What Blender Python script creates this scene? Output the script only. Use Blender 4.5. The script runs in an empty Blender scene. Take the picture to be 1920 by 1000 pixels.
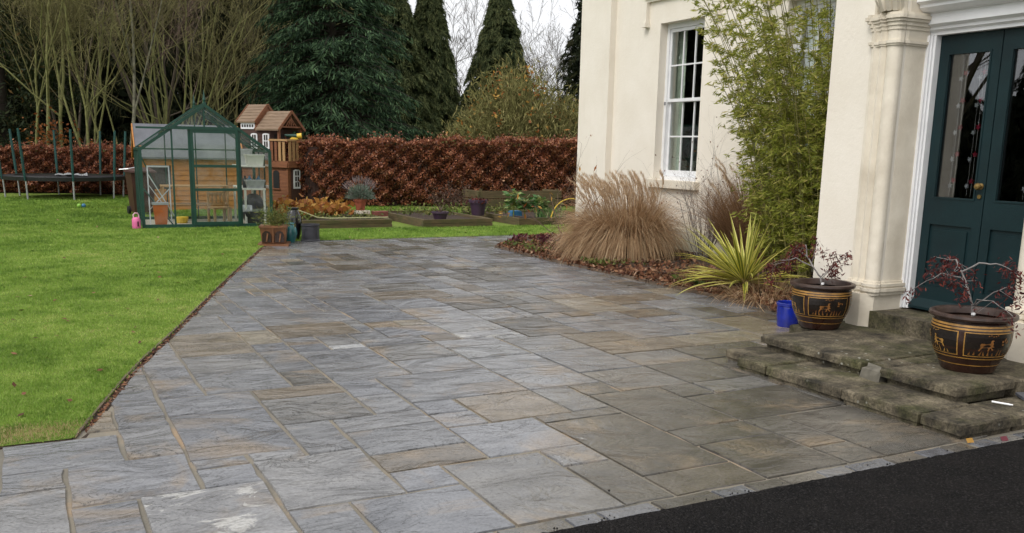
import bpy, math, random
import numpy as np
from mathutils import Matrix, Vector

# ---------------------------------------------------------------- camera, sky, sun, exposure
SC = bpy.context.scene
COL = SC.collection
R_ = math.radians
PITCH, ROLL, YAW, FPX, CAMH = 0.19978, 0.02079, 0.48137, 1722.9, 1.6
def cam_basis():
    cy, sy, cp, sp = math.cos(YAW), math.sin(YAW), math.cos(PITCH), math.sin(PITCH)
    fw = Vector((sy*cp, cy*cp, -sp)); r0 = Vector((cy, -sy, 0)); u0 = r0.cross(fw)
    r = r0*math.cos(ROLL) + u0*math.sin(ROLL); u = -r0*math.sin(ROLL) + u0*math.cos(ROLL)
    return r, u, fw
_r, _u, _f = cam_basis()
cd = bpy.data.cameras.new('camera'); cam = bpy.data.objects.new('camera', cd); COL.objects.link(cam)
M = Matrix((_r, _u, -_f)).transposed().to_4x4(); M.translation = (0, 0, CAMH)
cam.matrix_world = M
cd.sensor_width = 36; cd.lens = 36*FPX/1920; cd.shift_y = 128/1920; cd.clip_end = 2000; cd.clip_start = 0.05
SC.camera = cam
SUN_EL, SUN_AZ = R_(48), R_(248)          # sun stands in the west-south-west (behind the viewer's left shoulder)
W = bpy.data.worlds.new('World'); SC.world = W; W.use_nodes = True
wn = W.node_tree.nodes; wl = W.node_tree.links
bg = wn['Background']
sky = wn.new('ShaderNodeTexSky'); sky.sky_type = 'NISHITA'; sky.sun_disc = False
sky.sun_elevation = SUN_EL; sky.sun_rotation = SUN_AZ; sky.air_density = 1.0; sky.dust_density = 6.0; sky.ozone_density = 1.0
hs = wn.new('ShaderNodeHueSaturation'); hs.inputs['Saturation'].default_value = 0.22
wl.new(sky.outputs[0], hs.inputs['Color'])
mx = wn.new('ShaderNodeMix'); mx.data_type = 'RGBA'; mx.inputs[0].default_value = 0.6
mx.inputs[7].default_value = (10.3, 10.4, 10.7, 1)        # even cloud cover
wl.new(hs.outputs[0], mx.inputs[6]); wl.new(mx.outputs[2], bg.inputs[0])
bg.inputs[1].default_value = 0.1
sl = bpy.data.lights.new('sun', 'SUN'); sl.energy = 0.9; sl.angle = R_(25); sl.color = (1, 0.96, 0.9)
sun = bpy.data.objects.new('sun', sl); COL.objects.link(sun)
sd = Vector((math.sin(SUN_AZ)*math.cos(SUN_EL), math.cos(SUN_AZ)*math.cos(SUN_EL), math.sin(SUN_EL)))
sun.rotation_euler = sd.to_track_quat('Z', 'Y').to_euler()
SC.view_settings.view_transform = 'Standard'; SC.view_settings.look = 'None'
SC.view_settings.exposure = 0.55; SC.view_settings.gamma = 1.0
SC.cycles.max_bounces = 8; SC.cycles.transparent_max_bounces = 24

# ---------------------------------------------------------------- helpers
rng = np.random.default_rng(7); random.seed(7)
MATS = {}
def nodes_of(name):
    m = bpy.data.materials.new(name); m.use_nodes = True
    nt = m.node_tree; b = nt.nodes['Principled BSDF']
    MATS[name] = m
    return m, nt, b
def ramp(nt, stops, interp='LINEAR'):
    n = nt.nodes.new('ShaderNodeValToRGB'); n.color_ramp.interpolation = interp
    e = n.color_ramp.elements
    while len(e) < len(stops): e.new(0.5)
    for el, (p, c) in zip(e, stops): el.position = p; el.color = (*c, 1)
    return n
def noise(nt, scale, detail=4, rough=0.55, vec=None, dist=0.0):
    n = nt.nodes.new('ShaderNodeTexNoise'); n.inputs['Scale'].default_value = scale
    n.inputs['Detail'].default_value = detail; n.inputs['Roughness'].default_value = rough
    n.inputs['Distortion'].default_value = dist
    if vec is not None: nt.links.new(vec, n.inputs['Vector'])
    return n
def mixc(nt, a, b, fac, mode='MIX'):
    n = nt.nodes.new('ShaderNodeMix'); n.data_type = 'RGBA'; n.blend_type = mode
    for idx, v in ((0, fac), (6, a), (7, b)):
        if hasattr(v, 'links'): nt.links.new(v, n.inputs[idx])
        elif idx == 0: n.inputs[0].default_value = v
        else: n.inputs[idx].default_value = (*v, 1)
    return n.outputs[2]
def bump(nt, b, h, strength=0.3, dist=0.01):
    n = nt.nodes.new('ShaderNodeBump'); n.inputs['Strength'].default_value = strength; n.inputs['Distance'].default_value = dist
    nt.links.new(h, n.inputs['Height']); nt.links.new(n.outputs[0], b.inputs['Normal']); return n
def pos(nt): return nt.nodes.new('ShaderNodeNewGeometry').outputs['Position']
def attr(nt, name='rnd'):
    n = nt.nodes.new('ShaderNodeAttribute'); n.attribute_name = name; return n.outputs['Fac']
def simple(name, c, rough=0.6, var=0.12, scale=8, bmp=0.0, bscale=60, metal=0.0, spec=0.5, dark=None):
    m, nt, b = nodes_of(name); p = pos(nt)
    n = noise(nt, scale, 5, 0.6, p)
    d = dark or tuple(v*(1-var*2) for v in c); l = tuple(min(1, v*(1+var)) for v in c)
    r = ramp(nt, [(0.3, d), (0.7, l)]); nt.links.new(n.outputs['Fac'], r.inputs[0])
    nt.links.new(r.outputs[0], b.inputs['Base Color'])
    b.inputs['Roughness'].default_value = rough; b.inputs['Metallic'].default_value = metal
    b.inputs['Specular IOR Level'].default_value = spec
    if bmp: bump(nt, b, noise(nt, bscale, 4, 0.6, p).outputs['Fac'], bmp, 0.01)
    return m
def leafmat(name, stops, rough=0.6, trans=0.25, spec=0.3):
    m, nt, b = nodes_of(name)
    r = ramp(nt, stops); nt.links.new(attr(nt), r.inputs[0])
    nt.links.new(r.outputs[0], b.inputs['Base Color']); b.inputs['Roughness'].default_value = rough
    b.inputs['Specular IOR Level'].default_value = spec
    if trans:
        t = nt.nodes.new('ShaderNodeBsdfTranslucent'); nt.links.new(r.outputs[0], t.inputs['Color'])
        ms = nt.nodes.new('ShaderNodeMixShader'); ms.inputs[0].default_value = trans
        out = nt.nodes['Material Output']
        nt.links.new(b.outputs[0], ms.inputs[1]); nt.links.new(t.outputs[0], ms.inputs[2]); nt.links.new(ms.outputs[0], out.inputs['Surface'])
    return m
def glassmat(name, tint=(0.93, 0.96, 0.95), boost=1.0, rough=0.0, haze=0.0):
    m, nt, b = nodes_of(name); nt.nodes.remove(b)
    out = nt.nodes['Material Output']
    t = nt.nodes.new('ShaderNodeBsdfTransparent'); t.inputs[0].default_value = (*tint, 1)
    g = nt.nodes.new('ShaderNodeBsdfGlossy'); g.inputs['Roughness'].default_value = rough; g.inputs[0].default_value = (1, 1, 1, 1)
    fr = nt.nodes.new('ShaderNodeFresnel'); fr.inputs[0].default_value = 1.5
    mu = nt.nodes.new('ShaderNodeMath'); mu.operation = 'MULTIPLY'; mu.inputs[1].default_value = boost; mu.use_clamp = True
    nt.links.new(fr.outputs[0], mu.inputs[0])
    ms = nt.nodes.new('ShaderNodeMixShader'); nt.links.new(mu.outputs[0], ms.inputs[0])
    base = t.outputs[0]
    if haze:
        d = nt.nodes.new('ShaderNodeBsdfDiffuse'); d.inputs[0].default_value = (0.6, 0.62, 0.6, 1)
        nn = noise(nt, 3, 4, 0.6, pos(nt)); rr = ramp(nt, [(0.4, (0, 0, 0)), (0.75, (haze,)*3)]); nt.links.new(nn.outputs[0], rr.inputs[0])
        m2 = nt.nodes.new('ShaderNodeMixShader'); nt.links.new(rr.outputs[0], m2.inputs[0]); nt.links.new(t.outputs[0], m2.inputs[1]); nt.links.new(d.outputs[0], m2.inputs[2]); base = m2.outputs[0]
    nt.links.new(base, ms.inputs[1]); nt.links.new(g.outputs[0], ms.inputs[2])
    nt.links.new(ms.outputs[0], out.inputs['Surface']); return m

class MB:
    """collects shapes; build() links them as one mesh object"""
    def __init__(s): s.v = []; s.f = []; s.mi = []; s.cur = 0
    def add(s, vs, fs):
        o = len(s.v); s.v += [tuple(p) for p in vs]
        for f in fs: s.f.append(tuple(o+i for i in f)); s.mi.append(s.cur)
        return s
    def box(s, x0, x1, y0, y1, z0, z1):
        return s.add([(x0,y0,z0),(x1,y0,z0),(x1,y1,z0),(x0,y1,z0),(x0,y0,z1),(x1,y0,z1),(x1,y1,z1),(x0,y1,z1)],
                     [(3,2,1,0),(4,5,6,7),(0,1,5,4),(1,2,6,5),(2,3,7,6),(3,0,4,7)])
    def bbox(s, x0, x1, y0, y1, z0, z1, b=0.01, j=0.0, rnd=random):
        """box with chamfered top edges and uneven corners"""
        def q(x, y, z): return (x+rnd.uniform(-j, j), y+rnd.uniform(-j, j), z+rnd.uniform(-j, j)*0.6)
        lo = [q(x0,y0,z0), q(x1,y0,z0), q(x1,y1,z0), q(x0,y1,z0)]
        mi = [q(x0,y0,z1-b), q(x1,y0,z1-b), q(x1,y1,z1-b), q(x0,y1,z1-b)]
        hi = [q(x0+b,y0+b,z1), q(x1-b,y0+b,z1), q(x1-b,y1-b,z1), q(x0+b,y1-b,z1)]
        fs = [(3,2,1,0), (8,9,10,11)]
        for k in range(4):
            n = (k+1) % 4; fs += [(k, n, 4+n, 4+k), (4+k, 4+n, 8+n, 8+k)]
        return s.add(lo+mi+hi, fs)
    def bar(s, a, b, w, h=None, up=(0,0,1)):
        a = Vector(a); b = Vector(b); d = (b-a).normalized(); h = h or w
        sd_ = d.cross(Vector(up))
        if sd_.length < 1e-3: sd_ = d.cross(Vector((0,1,0)))
        sd_.normalize(); u = sd_.cross(d).normalized()
        c = [(-1,-1),(1,-1),(1,1),(-1,1)]
        vs = [a+sd_*x*w/2+u*y*h/2 for x, y in c] + [b+sd_*x*w/2+u*y*h/2 for x, y in c]
        return s.add(vs, [(0,1,2,3),(7,6,5,4),(0,4,5,1),(1,5,6,2),(2,6,7,3),(3,7,4,0)])
    def tube(s, pts, rads, k=8, cap=True):
        pts = [Vector(p) for p in pts]; n = len(pts)
        if not hasattr(rads, '__len__'): rads = [rads]*n
        vs = []; prev = None
        for i, p in enumerate(pts):
            d = (pts[min(i+1, n-1)]-pts[max(i-1, 0)]).normalized()
            if prev is None:
                prev = d.cross(Vector((0,0,1)))
                if prev.length < 1e-2: prev = d.cross(Vector((0,1,0)))
            prev = (prev-d*prev.dot(d)).normalized(); u = d.cross(prev)
            for j in range(k):
                t = 2*math.pi*j/k; vs.append(p+(prev*math.cos(t)+u*math.sin(t))*rads[i])
        fs = [(i*k+j, i*k+(j+1) % k, (i+1)*k+(j+1) % k, (i+1)*k+j) for i in range(n-1) for j in range(k)]
        if cap: fs += [tuple(range(k))[::-1], tuple((n-1)*k+j for j in range(k))]
        return s.add(vs, fs)
    def lathe(s, prof, c=(0,0), k=32, cap=True):
        vs = [(c[0]+r*math.cos(2*math.pi*j/k), c[1]+r*math.sin(2*math.pi*j/k), z) for r, z in prof for j in range(k)]
        n = len(prof)
        fs = [(i*k+j, i*k+(j+1) % k, (i+1)*k+(j+1) % k, (i+1)*k+j) for i in range(n-1) for j in range(k)]
        if cap: fs += [tuple(range(k))[::-1], tuple((n-1)*k+j for j in range(k))]
        return s.add(vs, fs)
    def prism(s, poly, axis, a, b):
        """poly of 2-d points extruded along axis between a and b; axis x:(y,z) y:(x,z) z:(x,y)"""
        def P(p, t):
            return {'x': (t, p[0], p[1]), 'y': (p[0], t, p[1]), 'z': (p[0], p[1], t)}[axis]
        n = len(poly)
        vs = [P(p, a) for p in poly] + [P(p, b) for p in poly]
        return s.add(vs, [tuple(range(n))[::-1], tuple(range(n, 2*n))] + [(i, (i+1) % n, n+(i+1) % n, n+i) for i in range(n)])
    def build(s, name, mats, parent=None, smooth=False):
        me = bpy.data.meshes.new(name); me.from_pydata(s.v, [], s.f)
        for m in (mats if isinstance(mats, (list, tuple)) else [mats]): me.materials.append(m if not isinstance(m, str) else MATS[m])
        if max(s.mi or [0]): me.polygons.foreach_set('material_index', s.mi)
        if smooth:
            me.polygons.foreach_set('use_smooth', [True]*len(me.polygons))
            me.set_sharp_from_angle(angle=R_(40))
        me.validate(); me.update()
        return link(name, me, parent)
def link(name, me, parent=None):
    o = bpy.data.objects.new(name, me); COL.objects.link(o)
    if parent is not None: o.parent = parent
    return o
def empty(name, label, cat, loc=(0,0,0), rz=0, group=None):
    o = bpy.data.objects.new(name, None); COL.objects.link(o); o.empty_display_size = 0.2
    o.location = loc; o.rotation_euler = (0, 0, rz); tag(o, label, cat, group); return o
def tag(o, label=None, cat=None, group=None, kind=None):
    for k, v in (('label', label), ('category', cat), ('group', group), ('kind', kind)):
        if v: o[k] = v
    return o
def np_mesh(name, V, F, mat, parent=None, rnd=None, smooth=False):
    """fast mesh from numpy arrays, F (n,3) or (n,4); rnd per-vertex float attribute"""
    me = bpy.data.meshes.new(name); V = np.ascontiguousarray(V, np.float32); F = np.ascontiguousarray(F, np.int32)
    n, k = F.shape
    me.vertices.add(len(V)); me.vertices.foreach_set('co', V.ravel())
    me.loops.add(n*k); me.loops.foreach_set('vertex_index', F.ravel())
    me.polygons.add(n); me.polygons.foreach_set('loop_start', np.arange(0, n*k, k, dtype=np.int32))
    if smooth: me.polygons.foreach_set('use_smooth', np.ones(n, bool))
    if rnd is not None:
        a = me.attributes.new('rnd', 'FLOAT', 'POINT'); a.data.foreach_set('value', np.ascontiguousarray(rnd, np.float32))
    for m in (mat if isinstance(mat, (list, tuple)) else [mat]): me.materials.append(MATS[m])
    me.update(calc_edges=True)
    return link(name, me, parent)
def unit(a): return a/np.maximum(np.linalg.norm(a, axis=1, keepdims=True), 1e-9)
def rvec(n): return unit(rng.normal(size=(n, 3)))
def leaf_arrays(P, U, V):
    """diamond leaves: centre P, half length U, half width V"""
    n = len(P); vs = np.stack([P-U, P+V, P+U, P-V], 1).reshape(-1, 3)
    return vs, np.arange(n*4).reshape(n, 4)
def leaves(name, P, U, V, mat, parent=None, rnd=None):
    vs, fs = leaf_arrays(P, U, V)
    if rnd is None: rnd = rng.random(len(P))
    return np_mesh(name, vs, fs, mat, parent, np.repeat(rnd, 4))
def rand_leaves(name, P, ln, wd, mat, parent=None, rnd=None, droop=0.0, outward=None):
    n = len(P); U = rvec(n)
    if outward is not None: U = unit(U+outward)
    U[:, 2] -= droop; U = unit(U); V = unit(np.cross(U, rvec(n)))
    s = rng.uniform(0.6, 1.3, (n, 1))
    return leaves(name, P, U*ln*s, V*wd*s, mat, parent, rnd)
def segs_mesh(name, S, mat, parent=None, k=3):
    """S: rows ax ay az bx by bz ra rb -> tapered k-sided prisms"""
    S = np.asarray(S, float); A, B, ra, rb = S[:, :3], S[:, 3:6], S[:, 6:7], S[:, 7:8]
    d = unit(B-A); ref = np.where(np.abs(d[:, 2:3]) > 0.9, np.array([[1., 0, 0]]), np.array([[0, 0, 1.]]))
    s = unit(np.cross(d, ref)); u = np.cross(s, d); n = len(S); vs = []
    for c, r in ((A, ra), (B+d*rb*0.3, rb)):
        for j in range(k):
            t = 2*math.pi*j/k; vs.append(c+(s*math.cos(t)+u*math.sin(t))*r)
    V = np.stack(vs, 1).reshape(-1, 3); base = np.arange(n)[:, None]*2*k
    F = np.concatenate([base+np.array([[j, (j+1) % k, k+(j+1) % k, k+j]]) for j in range(k)], 0)
    return np_mesh(name, V, F, mat, parent, np.repeat(rng.random(n), 2*k), smooth=True)
def blades_mesh(name, base, dirs, length, width, bend, mat, parent=None, n=5, rnd=None, side=None):
    """arching grass blades: strips of n segments that start along dirs and bend by gravity"""
    m = len(base); L = np.broadcast_to(np.asarray(length, float).reshape(-1, 1), (m, 1)); Wd = np.broadcast_to(np.asarray(width, float).reshape(-1, 1), (m, 1))
    Bd = np.broadcast_to(np.asarray(bend, float).reshape(-1, 1), (m, 1))
    p = base.copy(); d = unit(dirs); rows = []
    hz = dirs.copy(); hz[:, 2] = 0
    sd_ = unit(np.cross(unit(hz+1e-4), np.array([[0, 0, 1.]])) + 0.5*rvec(m)) if side is None else side
    for i in range(n+1):
        t = i/n; w = Wd*(1-t**1.6)*0.5+0.0004
        rows += [p-sd_*w, p+sd_*w]
        d = unit(d+np.array([[0, 0, -1.]])*Bd/n*(0.4+1.4*t)); p = p+d*L/n
    V = np.stack(rows, 1).reshape(-1, 3); nb = 2*(n+1); b = np.arange(m)[:, None]*nb
    F = np.concatenate([b+np.array([[2*i, 2*i+1, 2*i+3, 2*i+2]]) for i in range(n)], 0)
    if rnd is None: rnd = rng.random(m)
    return np_mesh(name, V, F, mat, parent, np.repeat(rnd, nb))
def pol(az, R, z=0): a = R_(az); return (R*math.sin(a), R*math.cos(a), z)

# ---------------------------------------------------------------- materials
def stone_mat(name='slate_stone', vein=.7):
    m, nt, b = nodes_of(name); p = pos(nt); a = attr(nt)
    off = nt.nodes.new('ShaderNodeVectorMath'); off.operation = 'SCALE'; cmb = nt.nodes.new('ShaderNodeCombineXYZ')
    nt.links.new(a, cmb.inputs[0]); nt.links.new(a, cmb.inputs[1]); nt.links.new(a, cmb.inputs[2])
    nt.links.new(cmb.outputs[0], off.inputs[0]); off.inputs['Scale'].default_value = 53
    ad = nt.nodes.new('ShaderNodeVectorMath'); nt.links.new(p, ad.inputs[0]); nt.links.new(off.outputs[0], ad.inputs[1])
    mp = nt.nodes.new('ShaderNodeMapping'); mp.inputs['Scale'].default_value = (1.7, 2.7, 1); nt.links.new(ad.outputs[0], mp.inputs['Vector'])
    an = nt.nodes.new('ShaderNodeMath'); an.operation = 'MULTIPLY'; an.inputs[1].default_value = 0.7; nt.links.new(a, an.inputs[0])
    rc = nt.nodes.new('ShaderNodeCombineXYZ'); nt.links.new(an.outputs[0], rc.inputs[2]); nt.links.new(rc.outputs[0], mp.inputs['Rotation'])
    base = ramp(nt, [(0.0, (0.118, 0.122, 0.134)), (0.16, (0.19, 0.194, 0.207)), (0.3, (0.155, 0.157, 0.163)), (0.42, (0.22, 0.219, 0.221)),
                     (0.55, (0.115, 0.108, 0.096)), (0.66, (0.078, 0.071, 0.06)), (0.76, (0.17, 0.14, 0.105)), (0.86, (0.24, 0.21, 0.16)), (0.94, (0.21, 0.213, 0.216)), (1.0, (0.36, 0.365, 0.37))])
    nt.links.new(a, base.inputs[0])
    st = noise(nt, 1.5, 7, 0.58, mp.outputs[0], 0.8)
    sr = ramp(nt, [(0.28, (0.66, 0.66, 0.67)), (0.5, (1, 1, 1)), (0.72, (1.28, 1.27, 1.24))]); nt.links.new(st.outputs['Fac'], sr.inputs[0])
    c = mixc(nt, base.outputs[0], sr.outputs[0], 1.0, 'MULTIPLY')
    # rusty iron blooms and pale calcite veins
    rn = noise(nt, 1.3, 5, 0.6, ad.outputs[0], 0.8); rr = ramp(nt, [(0.55, (0, 0, 0)), (0.7, (0.7, 0.7, 0.7))]); nt.links.new(rn.outputs['Fac'], rr.inputs[0])
    c = mixc(nt, c, (0.27, 0.2, 0.125), rr.outputs[0])
    vn = noise(nt, 1.7, 8, 0.65, mp.outputs[0], 1.6); vr = ramp(nt, [(vein, (0, 0, 0)), (vein+.045, (0.75, 0.75, 0.75))]); nt.links.new(vn.outputs['Fac'], vr.inputs[0])
    c = mixc(nt, c, (0.46, 0.45, 0.42), vr.outputs[0])
    CLINK = c
    # damp: patches of sheen
    wn_ = noise(nt, 2.6, 5, 0.6, p); wr = ramp(nt, [(0.32, (0.09,)*3), (0.68, (0.33,)*3)]); nt.links.new(wn_.outputs['Fac'], wr.inputs[0]); nt.links.new(wr.outputs[0], b.inputs['Roughness'])
    b.inputs['Specular IOR Level'].default_value = 0.75
    # riven surface: layered steps plus grain
    h1 = noise(nt, 1.6, 6, 0.55, mp.outputs[0], 0.9)
    q = nt.nodes.new('ShaderNodeMath'); q.operation = 'SNAP'; q.inputs[1].default_value = 0.075; nt.links.new(h1.outputs['Fac'], q.inputs[0])
    h2 = noise(nt, 26, 5, 0.65, mp.outputs[0])
    s1 = nt.nodes.new('ShaderNodeMath'); s1.operation = 'MULTIPLY_ADD'; s1.inputs[1].default_value = 0.035; nt.links.new(h2.outputs['Fac'], s1.inputs[0]); nt.links.new(q.outputs[0], s1.inputs[2])
    s2 = nt.nodes.new('ShaderNodeMath'); s2.operation = 'MULTIPLY_ADD'; s2.inputs[1].default_value = 0.5; nt.links.new(h1.outputs['Fac'], s2.inputs[0]); nt.links.new(s1.outputs[0], s2.inputs[2])
    # dark ragged arrises where the layers of the stone break off
    fr_ = nt.nodes.new('ShaderNodeMath'); fr_.operation = 'FLOORED_MODULO'; fr_.inputs[1].default_value = 0.075; nt.links.new(h1.outputs['Fac'], fr_.inputs[0])
    fl = ramp(nt, [(0.0, (0.75,)*3), (0.006, (0.75,)*3), (0.016, (0, 0, 0))]); nt.links.new(fr_.outputs[0], fl.inputs[0])
    mk = noise(nt, 1.9, 3, 0.5, ad.outputs[0]); mr = ramp(nt, [(0.48, (0, 0, 0)), (0.62, (1, 1, 1))]); nt.links.new(mk.outputs['Fac'], mr.inputs[0])
    lf_ = mixc(nt, fl.outputs[0], mr.outputs[0], 1.0, 'MULTIPLY')
    sp_ = noise(nt, 60, 4, 0.7, p); spr = ramp(nt, [(0.3, (0.72,)*3), (0.6, (1.08,)*3)]); nt.links.new(sp_.outputs['Fac'], spr.inputs[0])
    CLINK = mixc(nt, CLINK, spr.outputs[0], 1.0, 'MULTIPLY')
    CLINK = mixc(nt, CLINK, (0.035, 0.034, 0.033), lf_); nt.links.new(CLINK, b.inputs['Base Color'])
    bump(nt, b, s2.outputs[0], 0.7, 0.06)
stone_mat(); stone_mat('veined_stone', .54)
def mortar_mat():
    m, nt, b = nodes_of('mortar'); p = pos(nt)
    n = noise(nt, 1.1, 6, 0.65, p); r = ramp(nt, [(0.3, (0.12, 0.112, 0.092)), (0.54, (0.205, 0.18, 0.138)), (0.7, (0.37, 0.24, 0.13))]); nt.links.new(n.outputs['Fac'], r.inputs[0])
    n2 = noise(nt, 90, 3, 0.6, p); c = mixc(nt, r.outputs[0], n2.outputs['Fac'], 0.25, 'OVERLAY')
    nt.links.new(c, b.inputs['Base Color']); b.inputs['Roughness'].default_value = 0.85; bump(nt, b, n2.outputs['Fac'], 0.4, 0.005)
mortar_mat()
def asphalt_mat():
    m, nt, b = nodes_of('asphalt'); p = pos(nt)
    v = nt.nodes.new('ShaderNodeTexVoronoi'); v.inputs['Scale'].default_value = 95; nt.links.new(p, v.inputs['Vector'])
    r = ramp(nt, [(0.0, (0.034, 0.031, 0.031)), (0.5, (0.01, 0.01, 0.011)), (1, (0.004, 0.004, 0.004))]); nt.links.new(v.outputs['Distance'], r.inputs[0])
    n = noise(nt, 3, 4, 0.6, p); sp2 = ramp(nt, [(0.0, (0.35, 0.35, 0.36)), (0.8, (1.2, 1.15, 1.1)), (1.0, (2.4, 2.3, 2.2))]); sepc = nt.nodes.new('ShaderNodeSeparateColor'); nt.links.new(v.outputs['Color'], sepc.inputs[0]); nt.links.new(sepc.outputs[0], sp2.inputs[0]); c0 = mixc(nt, r.outputs[0], sp2.outputs[0], 1.0, 'MULTIPLY'); nf = ramp(nt, [(0.4, (0, 0, 0)), (0.7, (0.45,)*3)]); nt.links.new(n.outputs['Fac'], nf.inputs[0]); c = mixc(nt, c0, (0.024, 0.021, 0.02), nf.outputs[0]); nt.links.new(c, b.inputs['Base Color'])
    b.inputs['Roughness'].default_value = 0.9; b.inputs['Specular IOR Level'].default_value = 0.12
    iv = nt.nodes.new('ShaderNodeMath'); iv.operation = 'SUBTRACT'; iv.inputs[0].default_value = 1; nt.links.new(v.outputs['Distance'], iv.inputs[1]); bump(nt, b, iv.outputs[0], 1.0, 0.02)
asphalt_mat()
def lawn_mat():
    m, nt, b = nodes_of('lawn_ground'); p = pos(nt)
    n = noise(nt, 1.1, 6, 0.65, p); r = ramp(nt, [(0.3, (0.1, 0.16, 0.026)), (0.55, (0.17, 0.24, 0.045)), (0.75, (0.23, 0.28, 0.07))]); nt.links.new(n.outputs['Fac'], r.inputs[0])
    n2 = noise(nt, 45, 4, 0.7, p); c = mixc(nt, r.outputs[0], n2.outputs['Fac'], 0.3, 'OVERLAY'); nt.links.new(c, b.inputs['Base Color'])
    b.inputs['Roughness'].default_value = 0.9; b.inputs['Specular IOR Level'].default_value = 0.15; bump(nt, b, n2.outputs['Fac'], 0.8, 0.03)
lawn_mat()
def soil_mat():
    m, nt, b = nodes_of('soil'); p = pos(nt)
    n = noise(nt, 9, 7, 0.7, p); r = ramp(nt, [(0.3, (0.018, 0.012, 0.008)), (0.6, (0.06, 0.035, 0.02)), (0.75, (0.1, 0.06, 0.035))]); nt.links.new(n.outputs['Fac'], r.inputs[0])
    nt.links.new(r.outputs[0], b.inputs['Base Color']); b.inputs['Roughness'].default_value = 0.95; bump(nt, b, n.outputs['Fac'], 1.0, 0.06)
soil_mat()
def stucco_mat():
    m, nt, b = nodes_of('cream_stucco'); p = pos(nt)
    n = noise(nt, 1.4, 6, 0.65, p); r = ramp(nt, [(0.3, (0.72, 0.665, 0.57)), (0.7, (0.79, 0.74, 0.655))]); nt.links.new(n.outputs['Fac'], r.inputs[0])
    # rain streaks and green algae near the ground
    mp = nt.nodes.new('ShaderNodeMapping'); mp.inputs['Scale'].default_value = (5, 5, 0.35); nt.links.new(p, mp.inputs['Vector'])
    s = noise(nt, 1.5, 5, 0.6, mp.outputs[0]); sr = ramp(nt, [(0.58, (0, 0, 0)), (0.9, (0.14,)*3)]); nt.links.new(s.outputs['Fac'], sr.inputs[0])
    c = mixc(nt, r.outputs[0], (0.55, 0.48, 0.38), sr.outputs[0])
    sp = nt.nodes.new('ShaderNodeSeparateXYZ'); nt.links.new(p, sp.inputs[0])
    ad = nt.nodes.new('ShaderNodeMath'); ad.operation = 'MULTIPLY_ADD'; ad.inputs[1].default_value = 0.5; nt.links.new(n.outputs['Fac'], ad.inputs[0]); nt.links.new(sp.outputs[2], ad.inputs[2])
    gr = ramp(nt, [(0.25, (0.75,)*3), (0.85, (0, 0, 0))]); nt.links.new(ad.outputs[0], gr.inputs[0])
    c = mixc(nt, c, (0.38, 0.38, 0.22), gr.outputs[0]); nt.links.new(c, b.inputs['Base Color'])
    b.inputs['Roughness'].default_value = 0.8; b.inputs['Specular IOR Level'].default_value = 0.25
    bump(nt, b, noise(nt, 26, 6, 0.65, p).outputs['Fac'], 0.3, 0.014)
stucco_mat()
def mossy_mat():
    m, nt, b = nodes_of('mossy_sandstone'); p = pos(nt)
    n = noise(nt, 5, 7, 0.7, p); r = ramp(nt, [(0.34, (0.022, 0.019, 0.014)), (0.5, (0.085, 0.071, 0.048)), (0.68, (0.19, 0.16, 0.11))]); nt.links.new(n.outputs['Fac'], r.inputs[0])
    n2 = noise(nt, 2.3, 6, 0.7, p, 0.5); r2 = ramp(nt, [(0.48, (0, 0, 0)), (0.68, (0.55,)*3)]); nt.links.new(n2.outputs['Fac'], r2.inputs[0])
    c = mixc(nt, r.outputs[0], (0.055, 0.06, 0.014), r2.outputs[0]); fg = noise(nt, 55, 5, 0.7, p); fgr = ramp(nt, [(0.35, (0.5,)*3), (0.65, (1.45,)*3)]); nt.links.new(fg.outputs['Fac'], fgr.inputs[0]); c = mixc(nt, c, fgr.outputs[0], 1.0, 'MULTIPLY')
    v = nt.nodes.new('ShaderNodeTexVoronoi'); v.inputs['Scale'].default_value = 14; nt.links.new(p, v.inputs['Vector'])
    vr = ramp(nt, [(0.1, (0.65,)*3), (0.17, (0, 0, 0))]); nt.links.new(v.outputs['Distance'], vr.inputs[0])
    nz = noise(nt, 1.7, 3, 0.5, p); nr = ramp(nt, [(0.5, (0, 0, 0)), (0.6, (1, 1, 1))]); nt.links.new(nz.outputs['Fac'], nr.inputs[0])
    f = mixc(nt, vr.outputs[0], nr.outputs[0], 1.0, 'MULTIPLY')
    c = mixc(nt, c, (0.42, 0.42, 0.36), f); nt.links.new(c, b.inputs['Base Color'])
    b.inputs['Roughness'].default_value = 0.85; b.inputs['Specular IOR Level'].default_value = 0.3; bump(nt, b, n.outputs['Fac'], 0.6, 0.03)
mossy_mat()
def wood_mat(name, lo, hi, axis=(1, 1, 12), rough=0.7, scale=3.0, moss=None):
    m, nt, b = nodes_of(name); p = nt.nodes.new('ShaderNodeTexCoord').outputs['Object']
    mp = nt.nodes.new('ShaderNodeMapping'); mp.inputs['Scale'].default_value = axis; nt.links.new(p, mp.inputs['Vector'])
    n = noise(nt, scale, 6, 0.65, mp.outputs[0], 0.5); r = ramp(nt, [(0.3, lo), (0.7, hi)]); nt.links.new(n.outputs['Fac'], r.inputs[0]); c = r.outputs[0]
    if moss:
        n2 = noise(nt, 2.5, 5, 0.65, pos(nt)); r2 = ramp(nt, [(0.45, (0, 0, 0)), (0.65, (0.7,)*3)]); nt.links.new(n2.outputs['Fac'], r2.inputs[0]); c = mixc(nt, c, moss, r2.outputs[0])
    nt.links.new(c, b.inputs['Base Color']); b.inputs['Roughness'].default_value = rough; bump(nt, b, n.outputs['Fac'], 0.3, 0.01)
wood_mat('cedar_wood', (0.13, 0.046, 0.02), (0.25, 0.098, 0.04))
wood_mat('dark_wood', (0.045, 0.02, 0.014), (0.08, 0.035, 0.025))
wood_mat('pale_wood', (0.3, 0.17, 0.07), (0.44, 0.27, 0.12), (12, 12, 1))
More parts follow.
